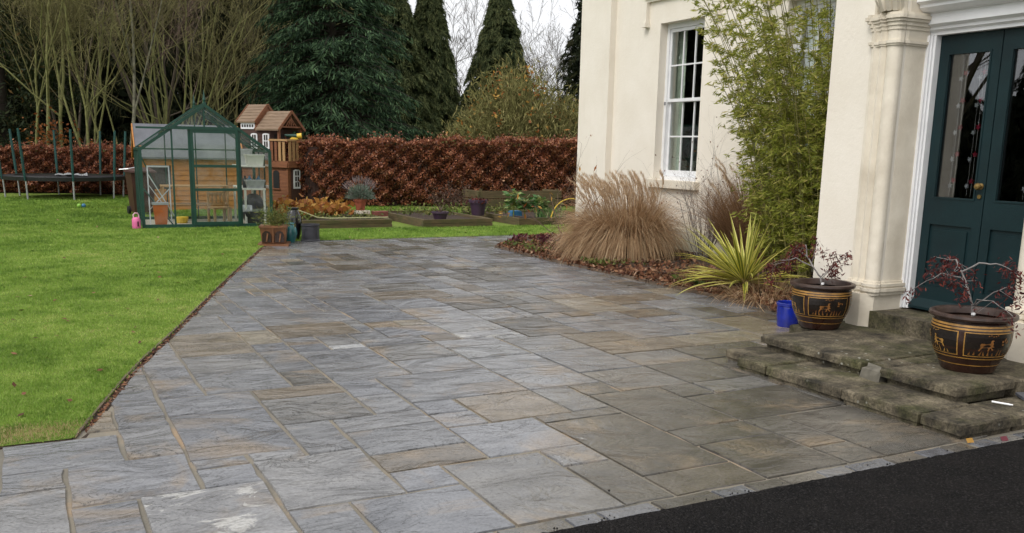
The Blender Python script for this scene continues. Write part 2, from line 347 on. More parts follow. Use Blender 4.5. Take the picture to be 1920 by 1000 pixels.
wood_mat('shed_wood', (0.36, 0.14, 0.03), (0.5, 0.22, 0.055), (1, 1, 10))
wood_mat('sleeper_wood', (0.06, 0.042, 0.02), (0.14, 0.1, 0.045), (1, 1, 8), 0.85, 3, (0.055, 0.062, 0.018))
wood_mat('edging_wood', (0.07, 0.05, 0.035), (0.15, 0.105, 0.07), (6, 1, 8), 0.85)
wood_mat('shingle_wood', (0.13, 0.085, 0.055), (0.26, 0.18, 0.115), (1, 9, 9), 0.8)
simple('white_paint', (0.74, 0.745, 0.755), 0.4, 0.04, 5, 0.05, 40)
simple('limestone', (0.7, 0.645, 0.54), 0.8, 0.08, 3, 0.25, 40, dark=(0.56, 0.5, 0.4))
simple('green_paint', (0.005, 0.02, 0.023), 0.5, 0.2, 3, 0.12, 40, spec=.3, dark=(0.0035, 0.014, 0.017))
simple('brass', (0.34, 0.23, 0.09), 0.42, 0.1, 20, metal=1.0)
simple('greenhouse_green', (0.006, 0.05, 0.032), 0.4, 0.15, 4)
simple('pole_green', (0.008, 0.06, 0.052), 0.6, 0.15, 4)
simple('black_plastic', (0.012, 0.012, 0.014), 0.5, 0.2, 6)
simple('grey_plastic', (0.045, 0.045, 0.055), 0.5, 0.12, 5)
simple('purple_plastic', (0.05, 0.025, 0.05), 0.5, 0.12, 5)
simple('bin_brown', (0.06, 0.022, 0.014), 0.5, 0.12, 4)
simple('pink_plastic', (0.75, 0.16, 0.36), 0.45, 0.08, 9)
simple('pale_pink', (0.85, 0.5, 0.6), 0.45, 0.08, 9)
simple('galvanised', (0.45, 0.46, 0.48), 0.45, 0.12, 12, metal=0.6)
simple('aluminium', (0.62, 0.63, 0.65), 0.4, 0.08, 12, metal=0.7)
simple('white_plastic', (0.75, 0.74, 0.68), 0.45, 0.06, 5)
simple('blue_plastic', (0.04, 0.17, 0.32), 0.4, 0.1, 6)
simple('lime_plastic', (0.25, 0.5, 0.06), 0.45, 0.1, 6)
simple('orange_plastic', (0.55, 0.14, 0.03), 0.5, 0.08, 5)
simple('yellow_plastic', (0.75, 0.5, 0.05), 0.45, 0.06, 5)
simple('terracotta', (0.36, 0.1, 0.05), 0.8, 0.15, 7, 0.15, 60)
simple('brick_red', (0.2, 0.06, 0.045), 0.85, 0.2, 9, 0.3, 60)
simple('roof_felt', (0.13, 0.135, 0.15), 0.85, 0.12, 3, 0.2, 80)
simple('slate_roof', (0.09, 0.095, 0.11), 0.6, 0.2, 4, 0.2, 20)
simple('blue_glaze', (0.008, 0.022, 0.3), 0.12, 0.25, 6, 0.05, 30, spec=0.7)
simple('teal_glaze', (0.02, 0.16, 0.17), 0.15, 0.2, 6, spec=0.7)
simple('black_glaze', (0.01, 0.01, 0.012), 0.12, 0.2, 6, spec=0.7)
simple('brown_glaze', (0.03, 0.012, 0.008), 0.22, 0.3, 7, 0.1, 25, spec=0.6)
simple('rim_glaze', (0.055, 0.032, 0.024), 0.4, 0.3, 14, 0.3, 40)
simple('panel_black', (0.014, 0.01, 0.008), 0.25, 0.2, 8)
simple('gold_print', (0.38, 0.2, 0.045), 0.4, 0.25, 18)
simple('ochre_print', (0.24, 0.1, 0.025), 0.4, 0.25, 18)
simple('rust_pot', (0.2, 0.08, 0.03), 0.5, 0.25, 8, 0.2, 30)
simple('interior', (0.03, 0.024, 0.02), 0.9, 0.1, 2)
simple('curtain', (0.62, 0.7, 0.58), 0.9, 0.08, 3)
simple('pipe_grey', (0.2, 0.2, 0.21), 0.5, 0.1, 6)
simple('gravel_floor', (0.42, 0.38, 0.31), 0.9, 0.25, 40, 0.5, 60)
simple('star_red', (0.5, 0.01, 0.05), 0.5, 0.05, 9)
simple('star_white', (0.8, 0.8, 0.78), 0.6, 0.05, 9)
simple('string', (0.6, 0.55, 0.5), 0.8, 0.05, 9)
simple('rope', (0.4, 0.38, 0.22), 0.8, 0.1, 9)
simple('label_white', (0.85, 0.85, 0.85), 0.5, 0.02, 9)
glassmat('window_glass', (0.95, 0.97, 0.96), 0.3); glassmat('door_glass', (0.8, 0.82, 0.84), 1.7); glassmat('greenhouse_glass', (0.9, 0.93, 0.91), 0.45, 0.02, 0.12)
simple('bark_brown', (0.085, 0.065, 0.045), 0.9, 0.2, 12, 0.5, 40)
simple('bark_mossy', (0.21, 0.21, 0.075), 0.9, 0.25, 6, 0.4, 40)
simple('bark_dark', (0.04, 0.03, 0.022), 0.9, 0.2, 9)
simple('bark_birch', (0.2, 0.19, 0.13), 0.85, 0.3, 6, 0.3, 30)
leafmat('twig_mossy', [(0, (0.1, 0.085, 0.045)), (0.6, (0.2, 0.18, 0.072)), (1, (0.28, 0.26, 0.11))], 0.9, 0)
leafmat('twig_brown', [(0, (0.09, 0.055, 0.045)), (1, (0.2, 0.14, 0.11))], 0.9, 0)
leafmat('twig_grey', [(0, (0.13, 0.115, 0.11)), (1, (0.26, 0.24, 0.23))], 0.9, 0)
leafmat('twig_green', [(0, (0.09, 0.09, 0.028)), (0.6, (0.18, 0.17, 0.055)), (1, (0.28, 0.24, 0.1))], 0.9, 0)
leafmat('cedar_needles', [(0, (0.01, 0.022, 0.012)), (0.5, (0.032, 0.062, 0.032)), (1, (0.09, 0.15, 0.07))], 0.8, 0.1, .12)
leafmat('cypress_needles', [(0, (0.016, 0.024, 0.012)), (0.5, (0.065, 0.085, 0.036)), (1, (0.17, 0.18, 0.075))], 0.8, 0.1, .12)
leafmat('dark_needles', [(0, (0.012, 0.016, 0.009)), (0.7, (0.025, 0.032, 0.015)), (1, (0.05, 0.042, 0.02))], 0.85, 0.05, .1)
leafmat('yew_leaves', [(0, (0.015, 0.026, 0.01)), (0.7, (0.035, 0.05, 0.015)), (0.93, (0.06, 0.06, 0.02)), (1, (0.14, 0.075, 0.02))], 0.7, 0.1)
leafmat('beech_leaves', [(0, (0.08, 0.022, 0.012)), (0.45, (0.2, 0.062, 0.03)), (0.8, (0.34, 0.125, 0.056)), (0.96, (0.44, 0.19, 0.095)), (1, (0.6, 0.36, 0.22))], 0.5, 0.2, 0.4)
leafmat('amber_leaves', [(0, (0.19, 0.055, 0.015)), (0.5, (0.35, 0.14, 0.03)), (1, (0.5, 0.31, 0.07))], 0.6, 0.3)
leafmat('bamboo_leaves', [(0, (0.13, 0.165, 0.02)), (0.5, (0.3, 0.33, 0.05)), (0.85, (0.47, 0.47, 0.11)), (1, (0.6, 0.5, 0.18))], 0.5, 0.5)
leafmat('dry_grass', [(0, (0.24, 0.14, 0.07)), (0.5, (0.47, 0.31, 0.175)), (0.85, (0.6, 0.43, 0.26)), (1, (0.72, 0.57, 0.38))], 0.7, 0.35)
leafmat('plume', [(0, (0.4, 0.27, 0.16)), (1, (0.64, 0.48, 0.32))], 0.8, 0.3)
leafmat('rust_stems', [(0, (0.17, 0.09, 0.045)), (1, (0.42, 0.26, 0.14))], 0.8, 0.25)
leafmat('sword_yellow', [(0, (0.58, 0.52, 0.08)), (1, (0.8, 0.74, 0.24))], 0.45, 0.3)
leafmat('sword_green', [(0, (0.16, 0.2, 0.03)), (1, (0.32, 0.34, 0.07))], 0.45, 0.2)
leafmat('maple_leaves', [(0, (0.045, 0.01, 0.012)), (0.6, (0.1, 0.02, 0.018)), (1, (0.2, 0.045, 0.03))], 0.6, 0.25)
leafmat('litter', [(0, (0.05, 0.02, 0.012)), (0.5, (0.15, 0.06, 0.03)), (0.85, (0.24, 0.12, 0.06)), (1, (0.36, 0.24, 0.16))], 0.8, 0.1)
leafmat('weeds', [(0, (0.05, 0.08, 0.012)), (0.6, (0.12, 0.15, 0.03)), (1, (0.24, 0.22, 0.07))], 0.6, 0.25)
leafmat('grey_green', [(0, (0.09, 0.13, 0.09)), (0.7, (0.19, 0.25, 0.19)), (1, (0.24, 0.2, 0.2))], 0.7, 0.2)
leafmat('kale_leaves', [(0, (0.05, 0.13, 0.035)), (0.7, (0.12, 0.24, 0.07)), (1, (0.36, 0.4, 0.16))], 0.5, 0.25)
leafmat('burgundy', [(0, (0.05, 0.01, 0.018)), (1, (0.15, 0.03, 0.045))], 0.5, 0.2)
leafmat('dull_shrub', [(0, (0.05, 0.03, 0.022)), (1, (0.13, 0.075, 0.05))], 0.8, 0.1)
leafmat('grass_blades', [(0, (0.08, 0.155, 0.02)), (0.5, (0.215, 0.345, 0.05)), (0.85, (0.36, 0.46, 0.1)), (0.97, (0.5, 0.48, 0.19)), (1, (0.34, 0.24, 0.13))], 0.6, 0.3)

# ================================================================ THE SETTING
EDGE_Y = np.array([5.35, 6.05, 6.61, 7.26, 8.02, 9.25, 11.4, 14.45, 15.5]); EDGE_X = np.array([0.128, 0.324, 0.48, 0.686, 0.955, 1.361, 2.066, 3.12, 3.5])
def edge_x(y): return np.interp(y, EDGE_Y, EDGE_X)
BED_Y = np.array([6.05, 7.0, 7.15, 8.5, 11.15, 13.46]); BED_X = np.array([6.5, 6.72, 6.77, 6.75, 6.66, 6.72])
FAR_Y = 15.38
tag(MB().add([(-700,-700,-0.07),(700,-700,-0.07),(700,700,-0.07),(-700,700,-0.07)], [(0,1,2,3)]).build('ground', 'lawn_ground'), kind='structure')
rp = [(-25, -30), (30, -30), (30, 3.17)]+[(x_, 3.172+random.gauss(0, .0045)+.004*math.sin(x_*3)) for x_ in np.arange(9, -2, -.022)]+[(-25, 3.17)]
tag(MB().add([(a, b, .004) for a, b in rp]+[(a, b, -.05) for a, b in rp], [tuple(range(len(rp)))]+[(i, i+1, len(rp)+i+1, len(rp)+i) for i in range(len(rp)-1)]).build('road', 'asphalt'), kind='structure')
patio = tag(MB().add([(-6,3.16,-0.005),(9.6,3.16,-0.005),(9.6,FAR_Y,-0.005),(-6,FAR_Y,-0.005)], [(0,1,2,3)]).build('patio', 'mortar'), kind='structure')

def slab_mesh(poly, r, zt=0.0):
    """one riven flag: poly is a convex outline; slightly wandering, chamfered edge; r picks its colour"""
    pts = []; n = len(poly)
    for i in range(n):
        a = Vector(poly[i]); b = Vector(poly[(i+1) % n]); L = (b-a).length
        if L < 0.02: continue
        k = 2 if L < 0.2 else 3
        nrm = Vector((-(b-a).y, (b-a).x)).normalized()
        for q in range(k):
            t = q/k; w = 0 if q == 0 else random.uniform(-0.001, 0.006)
            p = a.lerp(b, t)+nrm*w
            if q == 0: p += Vector((random.uniform(-.004, .004), random.uniform(-.004, .004)))
            pts.append(p)
    if len(pts) < 4: return None
    c = sum(pts, Vector((0, 0)))/len(pts); tx, ty = random.uniform(-.008, .008), random.uniform(-.008, .008); n = len(pts)
    dz = zt+random.uniform(0.002, 0.006)
    V = []; 
    for p in pts: V.append((p.x-c.x, p.y-c.y, -0.02))
    for p in pts:
        d = (p-c); s = 1-random.uniform(0.004, 0.011)/max(d.length, .05)
        V.append((d.x*s, d.y*s, dz+d.x*tx+d.y*ty))
    F = [(i, (i+1) % n, n+(i+1) % n, n+i) for i in range(n)]+[tuple(range(n, 2*n))]
    return V, F, c, r
def clip(poly, a, b):
    """keep the part of poly left of the line a->b"""
    out = []; ax, ay = a; dx, dy = b[0]-a[0], b[1]-a[1]
    def side(p): return dx*(p[1]-ay)-dy*(p[0]-ax)
    for i in range(len(poly)):
        p, q = poly[i], poly[(i+1) % len(poly)]; sp, sq = side(p), side(q)
        if sp >= 0: out.append(p)
        if (sp > 0 > sq) or (sp < 0 < sq):
            t = sp/(sp-sq); out.append((p[0]+(q[0]-p[0])*t, p[1]+(q[1]-p[1])*t))
    return out
def area(p): return 0.5*abs(sum(p[i][0]*p[(i+1) % len(p)][1]-p[(i+1) % len(p)][0]*p[i][1] for i in range(len(p))))
MODX, MODY, DX0, DY0 = 0.285, 0.285, 0.05, 3.285
# flags as they lie in the foreground: column, row, column end, row end (in modules), colour key (right-hand keys: browner stone, also darkened for its weaker sky reflection)
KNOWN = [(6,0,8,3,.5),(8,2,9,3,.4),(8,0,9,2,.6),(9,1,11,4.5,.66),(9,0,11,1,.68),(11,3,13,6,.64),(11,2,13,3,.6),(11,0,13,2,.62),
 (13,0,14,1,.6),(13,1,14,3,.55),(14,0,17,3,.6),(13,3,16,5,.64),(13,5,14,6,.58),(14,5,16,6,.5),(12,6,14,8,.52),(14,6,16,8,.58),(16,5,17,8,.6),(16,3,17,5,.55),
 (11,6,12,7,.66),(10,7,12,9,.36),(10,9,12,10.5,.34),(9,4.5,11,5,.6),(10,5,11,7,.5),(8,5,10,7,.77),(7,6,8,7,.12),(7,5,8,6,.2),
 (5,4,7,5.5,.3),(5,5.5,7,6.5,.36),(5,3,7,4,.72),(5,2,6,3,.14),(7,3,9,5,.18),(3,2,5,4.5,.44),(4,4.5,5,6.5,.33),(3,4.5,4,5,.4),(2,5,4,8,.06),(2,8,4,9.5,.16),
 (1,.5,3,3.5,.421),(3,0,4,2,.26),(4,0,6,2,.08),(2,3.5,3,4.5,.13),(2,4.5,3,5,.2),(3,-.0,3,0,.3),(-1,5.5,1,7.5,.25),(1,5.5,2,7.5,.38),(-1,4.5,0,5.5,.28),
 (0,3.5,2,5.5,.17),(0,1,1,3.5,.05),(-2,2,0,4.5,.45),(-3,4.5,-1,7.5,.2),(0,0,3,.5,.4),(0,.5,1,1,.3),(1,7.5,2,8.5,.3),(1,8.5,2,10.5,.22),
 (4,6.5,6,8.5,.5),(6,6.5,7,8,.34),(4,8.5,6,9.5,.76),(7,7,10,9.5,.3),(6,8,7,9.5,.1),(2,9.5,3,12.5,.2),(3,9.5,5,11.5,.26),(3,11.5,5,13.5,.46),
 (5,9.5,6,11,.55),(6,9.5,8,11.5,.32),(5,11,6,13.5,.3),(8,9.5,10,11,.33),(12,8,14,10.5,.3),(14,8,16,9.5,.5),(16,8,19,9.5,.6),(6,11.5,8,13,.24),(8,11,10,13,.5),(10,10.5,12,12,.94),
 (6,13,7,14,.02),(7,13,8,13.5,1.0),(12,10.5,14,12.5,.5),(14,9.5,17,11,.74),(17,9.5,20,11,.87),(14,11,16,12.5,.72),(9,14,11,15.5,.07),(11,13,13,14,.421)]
slabs = []
HX, HY = MODX/2, MODY/2; IX0, IX1, IY1 = -16, 66, 86
occ = np.zeros((IX1-IX0, IY1), bool)
def put(i0, j0, i1, j1, r):
    slabs.append((DX0+i0*HX, DY0+j0*HY, DX0+i1*HX, DY0+j1*HY, r)); occ[i0-IX0:i1-IX0, j0:j1] = True
for i0, j0, i1, j1, r in KNOWN:
    i0, j0, i1, j1 = [int(round(v*2)) for v in (i0, j0, i1, j1)]
    if i1 > i0 and j1 > j0 and not occ[i0-IX0:i1-IX0, max(j0, 0):j1].any(): put(i0, max(j0, 0), i1, j1, r)
SIZES = [(4,4),(4,6),(6,4),(4,2),(2,4),(2,2),(4,3),(6,3),(3,4),(4,4),(6,4),(2,3),(5,4)]
PALETTE = [.05,.1,.16,.2,.25,.3,.33,.36,.4,.44,.48,.52,.58,.64,.72,.8,.86,.94]
for j in range(IY1):
    for i in range(IX0, IX1):
        if occ[i-IX0, j]: continue
        for w, h in random.sample(SIZES, len(SIZES))+[(3,2),(2,2),(2,1),(1,2),(1,1)]:
            if i+w <= IX1 and j+h <= IY1 and not occ[i-IX0:i+w-IX0, j:j+h].any(): break
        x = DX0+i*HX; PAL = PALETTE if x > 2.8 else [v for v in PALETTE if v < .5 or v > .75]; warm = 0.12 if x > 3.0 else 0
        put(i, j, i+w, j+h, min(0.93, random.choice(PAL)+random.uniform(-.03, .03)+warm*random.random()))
made = []
for x0, y0, x1, y1, r in slabs:
    g = random.uniform(0.004, 0.0075)
    if y1 > FAR_Y+0.25: continue
    y1c = min(y1, FAR_Y)
    poly = [(x0+g, y0+g), (x1-g, y0+g), (x1-g, y1c-g), (x0+g, y1c-g)]
    if y0 >= 5.2:
        ya, yb = y0-0.02, y1+0.02
        poly = clip(poly, (float(edge_x(yb))+.03, yb), (float(edge_x(ya))+.03, ya))
    elif y1 > 5.36 and x0 < 0.13:
        poly = [(a, min(b, 5.32)) for a, b in poly]
    if y1 > 6.05 and y0 < 13.4 and poly:
        ya, yb = max(y0, 6.05), min(y1, 13.46)
        poly = clip(poly, (float(np.interp(ya, BED_Y, BED_X))-.01, ya), (float(np.interp(yb, BED_Y, BED_X))-.01, yb+1e-4))
    elif y0 >= 13.4 and poly:
        poly = clip(poly, (6.72, 13.46), (8.9, 14.75))
    if len(poly) < 3 or area(poly) < 0.008: continue
    cx = sum(p[0] for p in poly)/len(poly); cy = sum(p[1] for p in poly)/len(poly)
    if cx > 9.3 or (cx > 4.95 and cy < 5.25) or (cx > 6.25 and cy < 6.05): continue
    s = slab_mesh(poly, r)
    if s: made.append((math.hypot(cx, cy)/math.sqrt(area(poly))+(50 if cx < -0.6 else 0), s))
made.sort(key=lambda t: t[0])
def slab_obj(name, V, F, rr, parent):
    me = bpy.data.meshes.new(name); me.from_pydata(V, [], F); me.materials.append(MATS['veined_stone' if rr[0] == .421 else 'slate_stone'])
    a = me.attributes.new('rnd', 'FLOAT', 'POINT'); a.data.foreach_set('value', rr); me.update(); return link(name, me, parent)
RV, RF, RR = [], [], []
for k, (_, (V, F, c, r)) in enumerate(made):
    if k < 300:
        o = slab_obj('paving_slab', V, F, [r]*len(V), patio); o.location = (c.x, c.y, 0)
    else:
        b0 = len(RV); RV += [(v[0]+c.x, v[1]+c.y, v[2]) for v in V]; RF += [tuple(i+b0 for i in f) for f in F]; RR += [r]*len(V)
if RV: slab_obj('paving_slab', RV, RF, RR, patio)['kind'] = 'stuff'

kerb = tag(MB().box(-5, 4.64, 3.155, 3.29, -0.06, -0.012).build('kerb', 'mortar'), kind='structure')
x = -4.9
while x < 4.6:
    w = random.uniform(0.16, 0.36); x1 = min(x+w, 4.63)
    s = slab_mesh([(x, 3.165), (x1-.008, 3.165), (x1-.008, 3.272), (x, 3.272)], random.choice([.0,.02,.56,.6,.3,.58,.66]), 0.001)
    if s:
        o = slab_obj('kerb_stone', s[0], s[1], [s[3]]*len(s[0]), kerb); o.location = (s[2].x, s[2].y, 0)
    x = x1
x = 4.66
while x < 9:
    w = random.uniform(0.16, 0.3); s = slab_mesh([(x, 3.165), (x+w-.008, 3.165), (x+w-.008, 3.262), (x, 3.262)], random.choice([.0,.3,.58,.5]), 0.001)
    o = slab_obj('kerb_stone', s[0], s[1], [s[3]]*len(s[0]), kerb); o.location = (s[2].x, s[2].y, 0); x += w
# crumbs of new asphalt spilled over the kerb
n = 70; ax = rng.uniform(-1, 5.2, n); ay = 3.18+np.abs(rng.normal(0, 0.018, n)); far = rng.random(n) < 0.16
ay[far] = 3.2+rng.exponential(0.35, far.sum()); P = np.stack([ax, ay, np.full(n, 0.006)], 1)
rd = rng.uniform(0.003, 0.0085, (n, 1)); T = np.array([[1,0,-.6],[-.5,.87,-.6],[-.5,-.87,-.6],[0,0,1.]])
np_mesh('asphalt_crumbs', (P[:, None]+T[None]*rd[:, None]).reshape(-1, 3), (np.arange(n)[:, None, None]*4+np.array([[0,1,3],[1,2,3],[2,0,3],[0,2,1]])).reshape(-1, 3), 'asphalt')['kind'] = 'stuff'
bpy.data.objects['asphalt_crumbs']['label'] = 'loose black crumbs scattered along the asphalt edge'

# lawn
lp = [(-40, 5.338), (0.10, 5.338)] + [(float(a)-.03, float(b)) for a, b in zip(EDGE_X[1:-1], EDGE_Y[1:-1])] + [(3.55, FAR_Y+.02), (8.0, FAR_Y-.02), (40, FAR_Y-.1), (40, 60), (-40, 60)]
tag(MB().add([(a, b, 0.008) for a, b in lp], [tuple(range(len(lp)))]).build('lawn', 'lawn_ground'), kind='structure')
def lawn_ok(x, y): return np.where(y < FAR_Y, x < edge_x(y)-.012+rng.normal(0, .009, np.shape(x)), True) & (y > 5.345+rng.normal(0, .008, np.shape(x))) & ~((x > 1.8) & (x < 4.3) & (y > 18.25) & (y < 20.4)) & ~((y > 17.3) & (y < 20.5) & (x > 4.3) & (x < 12))
def lawn_pts(n, dmin, dmax, a0=-9, a1=33, power=1.0):
    out = []
    got = 0
    while got < n:
        d = dmin*(dmax/dmin)**rng.random(n*2); a = np.radians(rng.uniform(a0, a1, n*2)); x = d*np.sin(a); y = d*np.cos(a)
        k = lawn_ok(x, y); out.append(np.stack([x[k], y[k], d[k]], 1)); got += k.sum()
    return np.concatenate(out)[:n]
q = np.concatenate([lawn_pts(400000, 5.3, 29), lawn_pts(120000, 5.3, 29, -45, -9)])
P = np.stack([q[:, 0], q[:, 1], np.full(len(q), 0.004)], 1); dd = q[:, 2:3]
U = rng.normal(0, 0.55, (len(q), 3)); U[:, 2] = 1; U = unit(U)
def vnoise(x, y, fq):
    g_ = rng.random((257, 257)); xs = x*fq+300; ys = y*fq+300; i = np.floor(xs).astype(int); j = np.floor(ys).astype(int); fx0 = xs-i; fy0 = ys-j; fx0 = fx0*fx0*(3-2*fx0); fy0 = fy0*fy0*(3-2*fy0); i %= 256; j %= 256
    return (g_[i, j]*(1-fx0)+g_[i+1, j]*fx0)*(1-fy0)+(g_[i, j+1]*(1-fx0)+g_[i+1, j+1]*fx0)*fy0-.5
patchy = np.full(len(q), .44)
for fq, am in ((.35, .28), (.9, .28), (2.3, .34), (5.5, .36), (13, .3)): patchy += am*vnoise(q[:, 0], q[:, 1], fq)     # clumps and tufts of every size
tuft = np.clip(patchy, .1, .9); patchy = patchy+rng.normal(0, 0.13, len(q))
bare = (np.hypot(q[:, 0]+.1, (q[:, 1]-5.5)*1.6) < .42*rng.random(len(q))); patchy[bare] = 1.0
ln = (0.014+0.0011*dd)*rng.uniform(0.5, 1.4, (len(q), 1))*(1.35-.8*tuft[:, None]+.3*(rng.random((len(q), 1)) < .04)); V_ = unit(np.cross(U, rvec(len(q))))*(0.0011+0.00032*dd)
tri = np.stack([P-V_, P+V_, P+U*ln], 1).reshape(-1, 3)
go = np_mesh('grass', tri, np.arange(len(tri)).reshape(-1, 3), 'grass_blades', None, np.repeat(np.clip(patchy, 0, 0.99), 3))
tag(go, 'short mown green grass of the lawn', 'grass', kind='stuff')
# fallen leaves on the lawn
q = lawn_pts(110, 5.5, 22); P = np.stack([q[:, 0], q[:, 1], np.full(len(q), 0.025)], 1)
U = rvec(len(P)); U[:, 2] *= 0.25; V_ = unit(np.cross(U, np.array([[0, 0, 1.]])+rng.normal(0, .3, (len(P), 3))))
tag(leaves('fallen_leaves', P, unit(U)*0.028, V_*0.017, 'litter'), 'brown leaves fallen on the lawn', 'leaves', kind='stuff')
# board and bare soil along the lawn edge
yy = np.linspace(5.36, 14.5, 34); ed = MB(); so = MB()
for i in range(len(yy)-1):
    a = (float(edge_x(yy[i])), yy[i]); b = (float(edge_x(yy[i+1])), yy[i+1])
    for w0, w1, z0, z1, mb_ in ((-.024, -.008, -.03, .012, ed), (-.008, .042, -.03, -.004, so)):
        j = random.uniform(-.003, .003)
        mb_.add([(a[0]+w0, a[1], z0), (a[0]+w1, a[1], z0), (b[0]+w1, b[1], z0), (b[0]+w0, b[1], z0), (a[0]+w0, a[1], z1+j), (a[0]+w1, a[1], z1), (b[0]+w1, b[1], z1+j), (b[0]+w0, b[1], z1)],
                [(4,5,6,7),(0,1,5,4),(1,2,6,5),(2,3,7,6),(3,0,4,7)])
tag(ed.build('lawn_edging', 'edging_wood'), 'weathered timber board edging the lawn beside the paving', 'edging')
so.box(-8, .1, 5.322, 5.35, -.03, .003)
tag(so.build('soil_strip', 'soil'), kind='structure')
n = 750; ty = rng.uniform(5.4, 14.6, n); P = np.stack([edge_x(ty)+.018+rng.normal(0, .014, n), ty, np.full(n, .004)], 1)
U = rvec(n); U[:, 2] *= .3; V_ = unit(np.cross(unit(U), np.array([[0, 0, 1.]])+rng.normal(0, .4, (n, 3))))
tag(leaves('leaf_litter', P, unit(U)*rng.uniform(.008, .024, (n, 1)), V_*.008, 'litter'), 'brown leaf litter caught along the lawn edging', 'leaf litter', kind='stuff')

# soil bed along the house
gx = np.linspace(6.6, 9.0, 34); gy = np.linspace(6.02, 14.9, 110); GX, GY = np.meshgrid(gx, gy, indexing='ij')
left = np.interp(GY, BED_Y, BED_X); left = np.where(GY > 13.46, 6.72+(GY-13.46)*1.75, left)
fx = np.maximum(GX, np.minimum(left+.012, 9.0)); z = 0.012+0.07*np.clip((fx-left)/.5, 0, 1)+0.03*rng.random(GX.shape)*np.clip((fx-left)/.1, 0, 1)
V = np.stack([fx, GY, z], -1).reshape(-1, 3); n1, n2 = GX.shape
ii, jj = np.meshgrid(np.arange(n1-1), np.arange(n2-1), indexing='ij'); b = (ii*n2+jj).ravel()
tag(np_mesh('flower_bed', V, np.stack([b, b+n2, b+n2+1, b+1], 1), 'soil', smooth=True), kind='structure')
ed = MB(); pts = [(6.76, 7.1)]+[(float(a), float(c)) for a, c in zip(BED_X[3:], BED_Y[3:])]+[(6.70, 13.5)]
for a, c in zip(pts[:-1], pts[1:]): ed.bar((a[0], a[1], .012), (c[0], c[1], .012), .022, .06)
tag(ed.build('bed_edging', 'edging_wood'), 'low brown timber edging along the planting bed by the house', 'edging')
tag(MB().bar((6.69, 13.47, .012), (8.6, 14.56, .012), .022, .06).build('bed_edging', 'edging_wood'), 'short low timber edging closing the pointed end of the bed', 'edging')
n = 5200; ly = rng.uniform(6.3, 14.3, n); lx = np.interp(ly, BED_Y, BED_X)+np.where(ly > 13.46, (ly-13.46)*1.75, 0)+rng.exponential(.45, n)-.02; k = lx < 8.88; lx, ly = lx[k], ly[k]; n = len(lx)
P = np.stack([lx, ly, .02+.075*np.clip((lx-6.7)/.5, 0, 1)+rng.uniform(0, .05, n)], 1); U = rvec(n); U[:, 2] *= .5; V_ = unit(np.cross(unit(U), rvec(n)))
tag(leaves('leaf_litter', P, unit(U)*rng.uniform(.02, .055, (n, 1)), V_*rng.uniform(.01, .026, (n, 1)), 'litter'), 'dead brown leaves covering the soil of the house bed', 'leaf litter', kind='stuff')
n = 1700; ly = rng.uniform(8.6, 14.2, n); lx = np.interp(ly, BED_Y, BED_X)+np.where(ly > 13.46, (ly-13.46)*1.75, 0)+.08+rng.exponential(.3, n); k = ((np.sin(ly*3.1)+np.sin(ly*7+lx*5)) > .2)&(lx < 8.8); lx, ly = lx[k], ly[k]; n = len(lx)
P = np.stack([lx, ly, .06+rng.uniform(.0, .08, n)], 1)
tag(rand_leaves('ground_cover', P, .028, .014, 'weeds'), 'low green weeds growing through the leaf litter', 'ground cover', kind='stuff')
n = 260; ly = rng.uniform(6.9, 9.0, n); lx = rng.uniform(6.62, 7.3, n); P = np.stack([lx, ly, rng.uniform(.02, .09, n)], 1); U = rvec(n); U[:, 2] *= .2; V_ = unit(np.cross(unit(U), np.array([[0, 0, 1.]])))
tag(leaves('straw', P, unit(U)*rng.uniform(.08, .22, (n, 1)), V_*.004, 'dry_grass'), 'dry straw-coloured stalks spilling onto the paving', 'straw', kind='stuff')

# ================================================================ THE HOUSE
house = empty('house', 'cream stucco house with white sash windows and a porch', 'house', (8.9, 10, 0))
HL = Vector((8.9, 10, 0))
def hb(mb, name, mats, parent=house, smooth=False):
    mb.v = [(v[0]-8.9, v[1]-10, v[2]) for v in mb.v]
    return mb.build(name, mats, parent, smooth)
def grid_wall(mb, axis, f0, f1, us, vs, holes):
    """wall between planes f0 (outside) and f1; us, vs are break lines, holes a set of (i,j) cells left open"""
    def P(f, u, v): return (f, u, v) if axis == 'x' else (u, f, v)
    nu, nv = len(us)-1, len(vs)-1; solid = lambda i, j: 0 <= i < nu and 0 <= j < nv and (i, j) not in holes
    for i in range(nu):
        for j in range(nv):
            if not solid(i, j): continue
            u0, u1, v0, v1 = us[i], us[i+1], vs[j], vs[j+1]
            for f in (f0, f1): mb.add([P(f, u0, v0), P(f, u1, v0), P(f, u1, v1), P(f, u0, v1)], [(0,1,2,3)])
            for (di, dj, a, b) in ((-1,0,(u0,v0),(u0,v1)), (1,0,(u1,v0),(u1,v1)), (0,-1,(u0,v0),(u1,v0)), (0,1,(u0,v1),(u1,v1))):
                if not solid(i+di, j+dj): mb.add([P(f0,*a), P(f0,*b), P(f1,*b), P(f1,*a)], [(0,1,2,3)])
    return mb
WX = 9.02       # main wall face; the corner pilaster stands 0.12 proud of it
WIN = [(11.33, 12.42), (8.52, 9.62), (0.2, 1.3)]
us = [-3, 0.2, 1.3, 8.52, 9.62, 11.33, 12.42, 14.62]; vs = [-0.05, 1.16, 3.58, 6.2]
hb(grid_wall(MB(), 'x', WX, WX+.34, us, vs, {(1,1),(3,1),(5,1)}), 'wall', 'cream_stucco')
hb(MB().box(8.9, WX, 13.68, 14.62, -.05, 6.2), 'pilaster', 'cream_stucco')
hb(MB().box(WX+.34, 17, 14.28, 14.62, -.05, 6.2), 'wall', 'cream_stucco')
hb(MB().box(WX+.34, 17, -3, -2.66, -.05, 6.2), 'wall', 'cream_stucco')
hb(MB().box(16.66, 17, -2.66, 14.28, -.05, 6.2), 'wall', 'cream_stucco')
